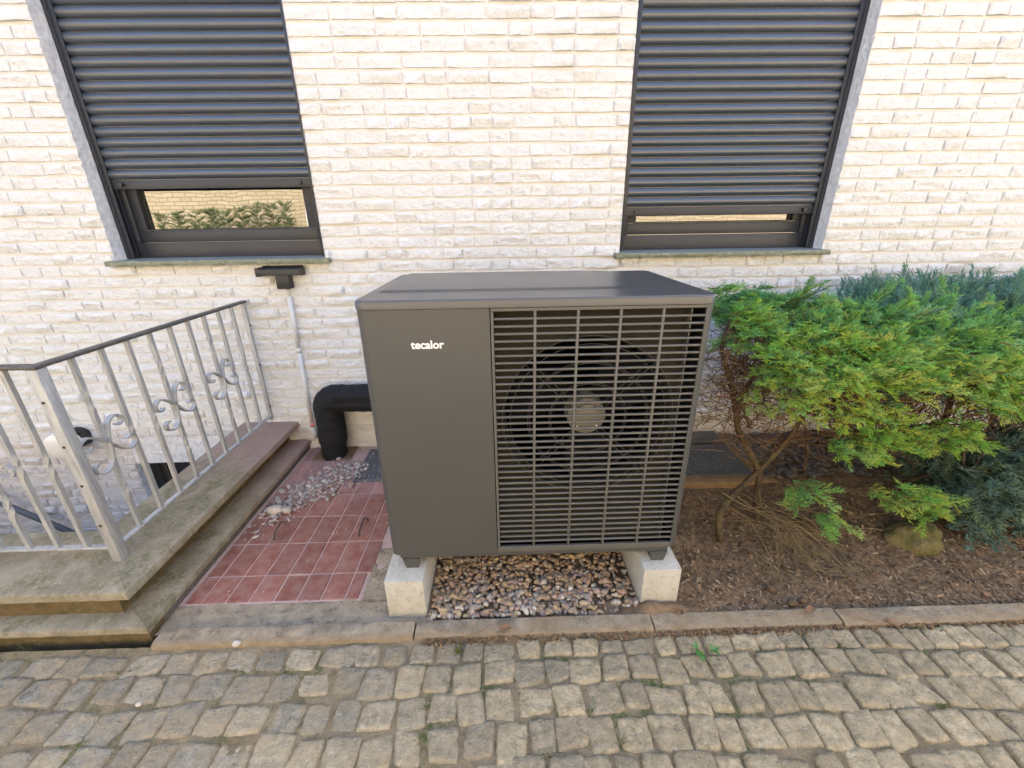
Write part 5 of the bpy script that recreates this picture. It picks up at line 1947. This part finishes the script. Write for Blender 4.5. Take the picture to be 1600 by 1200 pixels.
# ------------------------------------------------------------------ small things on the ground
hooks = ((-1.268, -1.018, -1.284, -0.893, 'dark wire lifting hook in the red tiles, nearer the plinth'), (-0.812, -1.006, -0.819, -0.885, 'dark wire lifting hook in the red tiles, nearer the pump'))
for xa, ya, xb, yb, lab in hooks:
    pts = smooth_path([(xa, ya, 0.002), (xa, ya + 0.004, 0.020), (xa + (xb - xa) * .3, ya + (yb - ya) * 0.3, 0.030), (xb - (xb - xa) * .2, yb - (yb - ya) * 0.2, 0.030), (xb, yb - 0.004, 0.024), (xb + 0.016, yb + 0.004, 0.014), (xb + 0.020, yb - 0.006, 0.002)], 5)
    o = MB().tube(pts, 0.0042, 8).build('lifting_hook', M['iron'], None, True, loc=(xa, ya, 0))
    tag(o, lab, 'hook', 'lifting hooks in the tile paving')


def leaf_mesh(name, mat, l, w, curl, seed):
    r = random.Random(seed)
    vv, ff = [], []
    n = 8
    for i in range(n + 1):
        t = i / n
        hw = w * math.sin(math.pi * min(1, t * 0.92 + 0.04)) ** 0.8 * (1 - 0.3 * t)
        z = curl * math.sin(t * 3.1) + r.gauss(0, w * 0.05)
        for q, k in ((-1, 1), (0, 0), (1, 1)):
            vv.append((l * (t - 0.5), q * hw, z + k * curl * 0.5 + 0.002))
    for i in range(n):
        for q in range(2):
            a = i * 3 + q
            ff.append((a, a + 1, a + 4, a + 3))
    return MB().add(vv, ff).mesh(name, mat, (0, 0, 0), True)


for i, (u_, v_, l, a, lab) in enumerate(((1266, 955, 0.050, 0.4, 'curled brown leaf on the kerb below the hedge'), (1391, 975, 0.055, 2.4, 'broad brown leaf on the cobbles beside the kerb crack'),
                                        (1538, 929, 0.045, 1.2, 'ring-curled dry leaf on the soil at right'), (790, 984, 0.05, 0.2, 'flat tan leaf on the kerb below the gravel'))):
    q = at(u_, v_, Z=0.03 if i in (0, 3) else 0.012)
    o = put('dry_leaf', leaf_mesh('dry_leaf', M['dryleaf'], l, l * 0.34, 0.010, i), None, (q[0], q[1], q[2] + 0.001))
    o.rotation_euler = (0, 0, a)
    tag(o, lab, 'leaf', 'fallen dry leaves')

wd = thing('weed_plant', 'single broad green weed leaf growing between the cobbles', 'plant', tuple(at(1087, 1020, Z=0.006)))
for i, (l, w, a, tilt) in enumerate(((0.055, 0.017, -1.5, -0.15), (0.030, 0.009, 1.4, -0.6), (0.024, 0.008, 2.6, -0.5))):
    o = put('leaf', leaf_mesh('leaf', M['weed'], l, w, 0.006, 20 + i), wd, origin(wd) + np.array([math.cos(a) * l * 0.55, math.sin(a) * l * 0.55, 0.020]))
    o.rotation_euler = (0, tilt, a)
MB().tube([origin(wd) + np.array([0, 0, -0.01]), origin(wd) + np.array([0.002, 0, 0.022])], 0.0018, 6).build('stalk', M['weed'], wd, True)
wd = thing('seedling', 'tiny light green seedling between cobbles right of the broad weed', 'plant', tuple(at(1115, 1020, Z=0.006)))
for i in range(4):
    a = i * 1.6 + 0.3
    o = put('leaf', leaf_mesh('leaf', M['weed'], 0.026, 0.008, 0.004, 30 + i), wd, origin(wd) + np.array([math.cos(a) * 0.014, math.sin(a) * 0.014, 0.012]))
    o.rotation_euler = (0, -0.3, a)

# grass and moss in the joints
V, T, C = [], [], []
k = 0
tufts = [(30, 1015, 14, .02), (212, 1044, 16, .016), (50, 1085, 14, .02), (182, 1049, 8, .012), (502, 1025, 18, .02), (450, 1050, 20, .022), (450, 1087, 16, .022), (665, 1036, 14, .014), (719, 1047, 16, .014), (695, 1065, 14, .014), (662, 1105, 14, .01),
         (582, 1035, 10, .012), (922, 1109, 12, .01), (880, 1116, 12, .01), (1122, 1032, 16, .012), (1177, 1011, 26, .016), (1050, 1054, 14, .012), (1167, 1100, 18, .012), (1097, 1107, 16, .012), (985, 1157, 22, .018), (855, 1177, 18, .016), (1317, 1007, 30, .02), (1272, 1015, 18, .018),
         (1375, 1020, 16, .014), (1370, 1056, 18, .018), (1472, 1102, 26, .014), (1250, 1012, 12, .012), (1560, 1120, 10, .012)]
for u_, v_, n_, r_ in tufts:
    c = at(u_, v_, Z=0.004)
    for i in range(int(n_ * 1.6)):
        p = np.array([c[0] + random.gauss(0, r_), c[1] + random.gauss(0, r_ * 0.5), -0.004])
        a = random.uniform(0, 6.28)
        h = random.uniform(0.006, 0.017)
        s_ = np.array([math.cos(a), math.sin(a), 0]) * random.uniform(0.0008, 0.0018)
        b_ = np.array([random.gauss(0, 0.005), random.gauss(0, 0.005), 0])
        V += [p - s_, p + s_, p + np.array([0, 0, h * 0.6]) + b_ * 0.5 + s_ * 0.7, p + np.array([0, 0, h]) + b_ * 1.5]
        T += [(k, k + 1, k + 2), (k, k + 2, k + 3)]
        C += [np.array((0.13, 0.17, 0.045)) * random.uniform(0.6, 1.5)] * 4
        k += 4
c = at(717, 1020, Z=0.004)
for i in range(14):     # one taller tuft
    p = np.array([c[0] + random.gauss(0, 0.006), c[1] + random.gauss(0, 0.005), -0.004])
    h = random.uniform(0.03, 0.085)
    s_ = np.array([0.0012, 0, 0])
    b_ = np.array([random.gauss(0, 0.012), random.gauss(0, 0.012), 0])
    V += [p - s_, p + s_, p + np.array([0, 0, h * 0.6]) + b_ * 0.5 + s_ * 0.7, p + np.array([0, 0, h]) + b_ * 1.5]
    T += [(k, k + 1, k + 2), (k, k + 2, k + 3)]
    C += [np.array((0.12, 0.14, 0.05)) * random.uniform(0.7, 1.4)] * 4
    k += 4
V = np.array(V)
tag(put('grass', np_mesh('grass', V, np.array(T), M['grass'], np.array(C))), 'short grass tufts growing in the cobble joints', 'grass', None, 'stuff')

tw = MB().tube(smooth_path([at(1315, 950, Z=0.034), at(1340, 962, Z=0.034), at(1366, 974, Z=0.012)], 4), 0.0018, 6)
tag(tw.build('fallen_twig', M['dryleaf'], None, True, loc=tuple(at(1340, 962, Z=0.03))), 'thin straw coloured twig lying across the kerb', 'twig')
tw = MB().tube(smooth_path([at(735, 992, Z=0.02), at(755, 984, Z=0.034), at(765, 976, Z=0.034)], 4), 0.0016, 6)
tag(tw.build('fallen_twig', M['dryleaf'], None, True, loc=tuple(at(755, 984, Z=0.03))), 'short pale twig on the kerb in front of the gravel', 'twig')

# ------------------------------------------------------------------ across the drive: what the windows mirror and the facade is lit by
oh = thing('opposite_house', 'sunlit yellow brick house across the drive', 'house', (0, -8.2, 0))
MB().box(-16, 14, -15.5, -8.2, -0.05, 5.4).build('wall', M['ybrick'], oh)
MB().prism([(-16.0, 5.402), (-7.7, 5.402), (-11.8, 7.9)], 'X', -16.4, 14.4).build('roof', M['roof'], oh)
for x in (-4.85, 8.5):
    w_ = MB().box(x, x + 1.3, -8.19, -8.12, 1.0, 2.4, 0.01)
    w_.build('window', M['logo'], oh)
for i in range(9):
    x, y, h = -8.0 + i * 0.36, -7.7 + random.uniform(-0.08, 0.08), 1.86 + 0.025 * i + random.uniform(-0.03, 0.03)
    c = thing('conifer', 'young green conifer in front of the yellow house', 'tree', (x, y, 0), 'young conifers along the yellow house')
    sp = []
    for q in range(170):
        z = 0.1 + (h - 0.1) * random.random()
        rr = 0.26 * (1 - z / h) + 0.03
        a = random.uniform(0, 6.28)
        sp.append(((x + rr * 0.5 * math.cos(a), y + rr * 0.5 * math.sin(a), z), (math.cos(a), math.sin(a), 0.7), (0, 0, 1), random.uniform(0.14, 0.24), (0.10, 0.14, 0.05), (0.24, 0.30, 0.11)))
    foliage('crown', sp, SPR_J[:2], c)
    MB().tube([(x, y, 0), (x, y, h * 0.9)], [0.02, 0.006], 6).build('trunk', M['bark'], c, True)
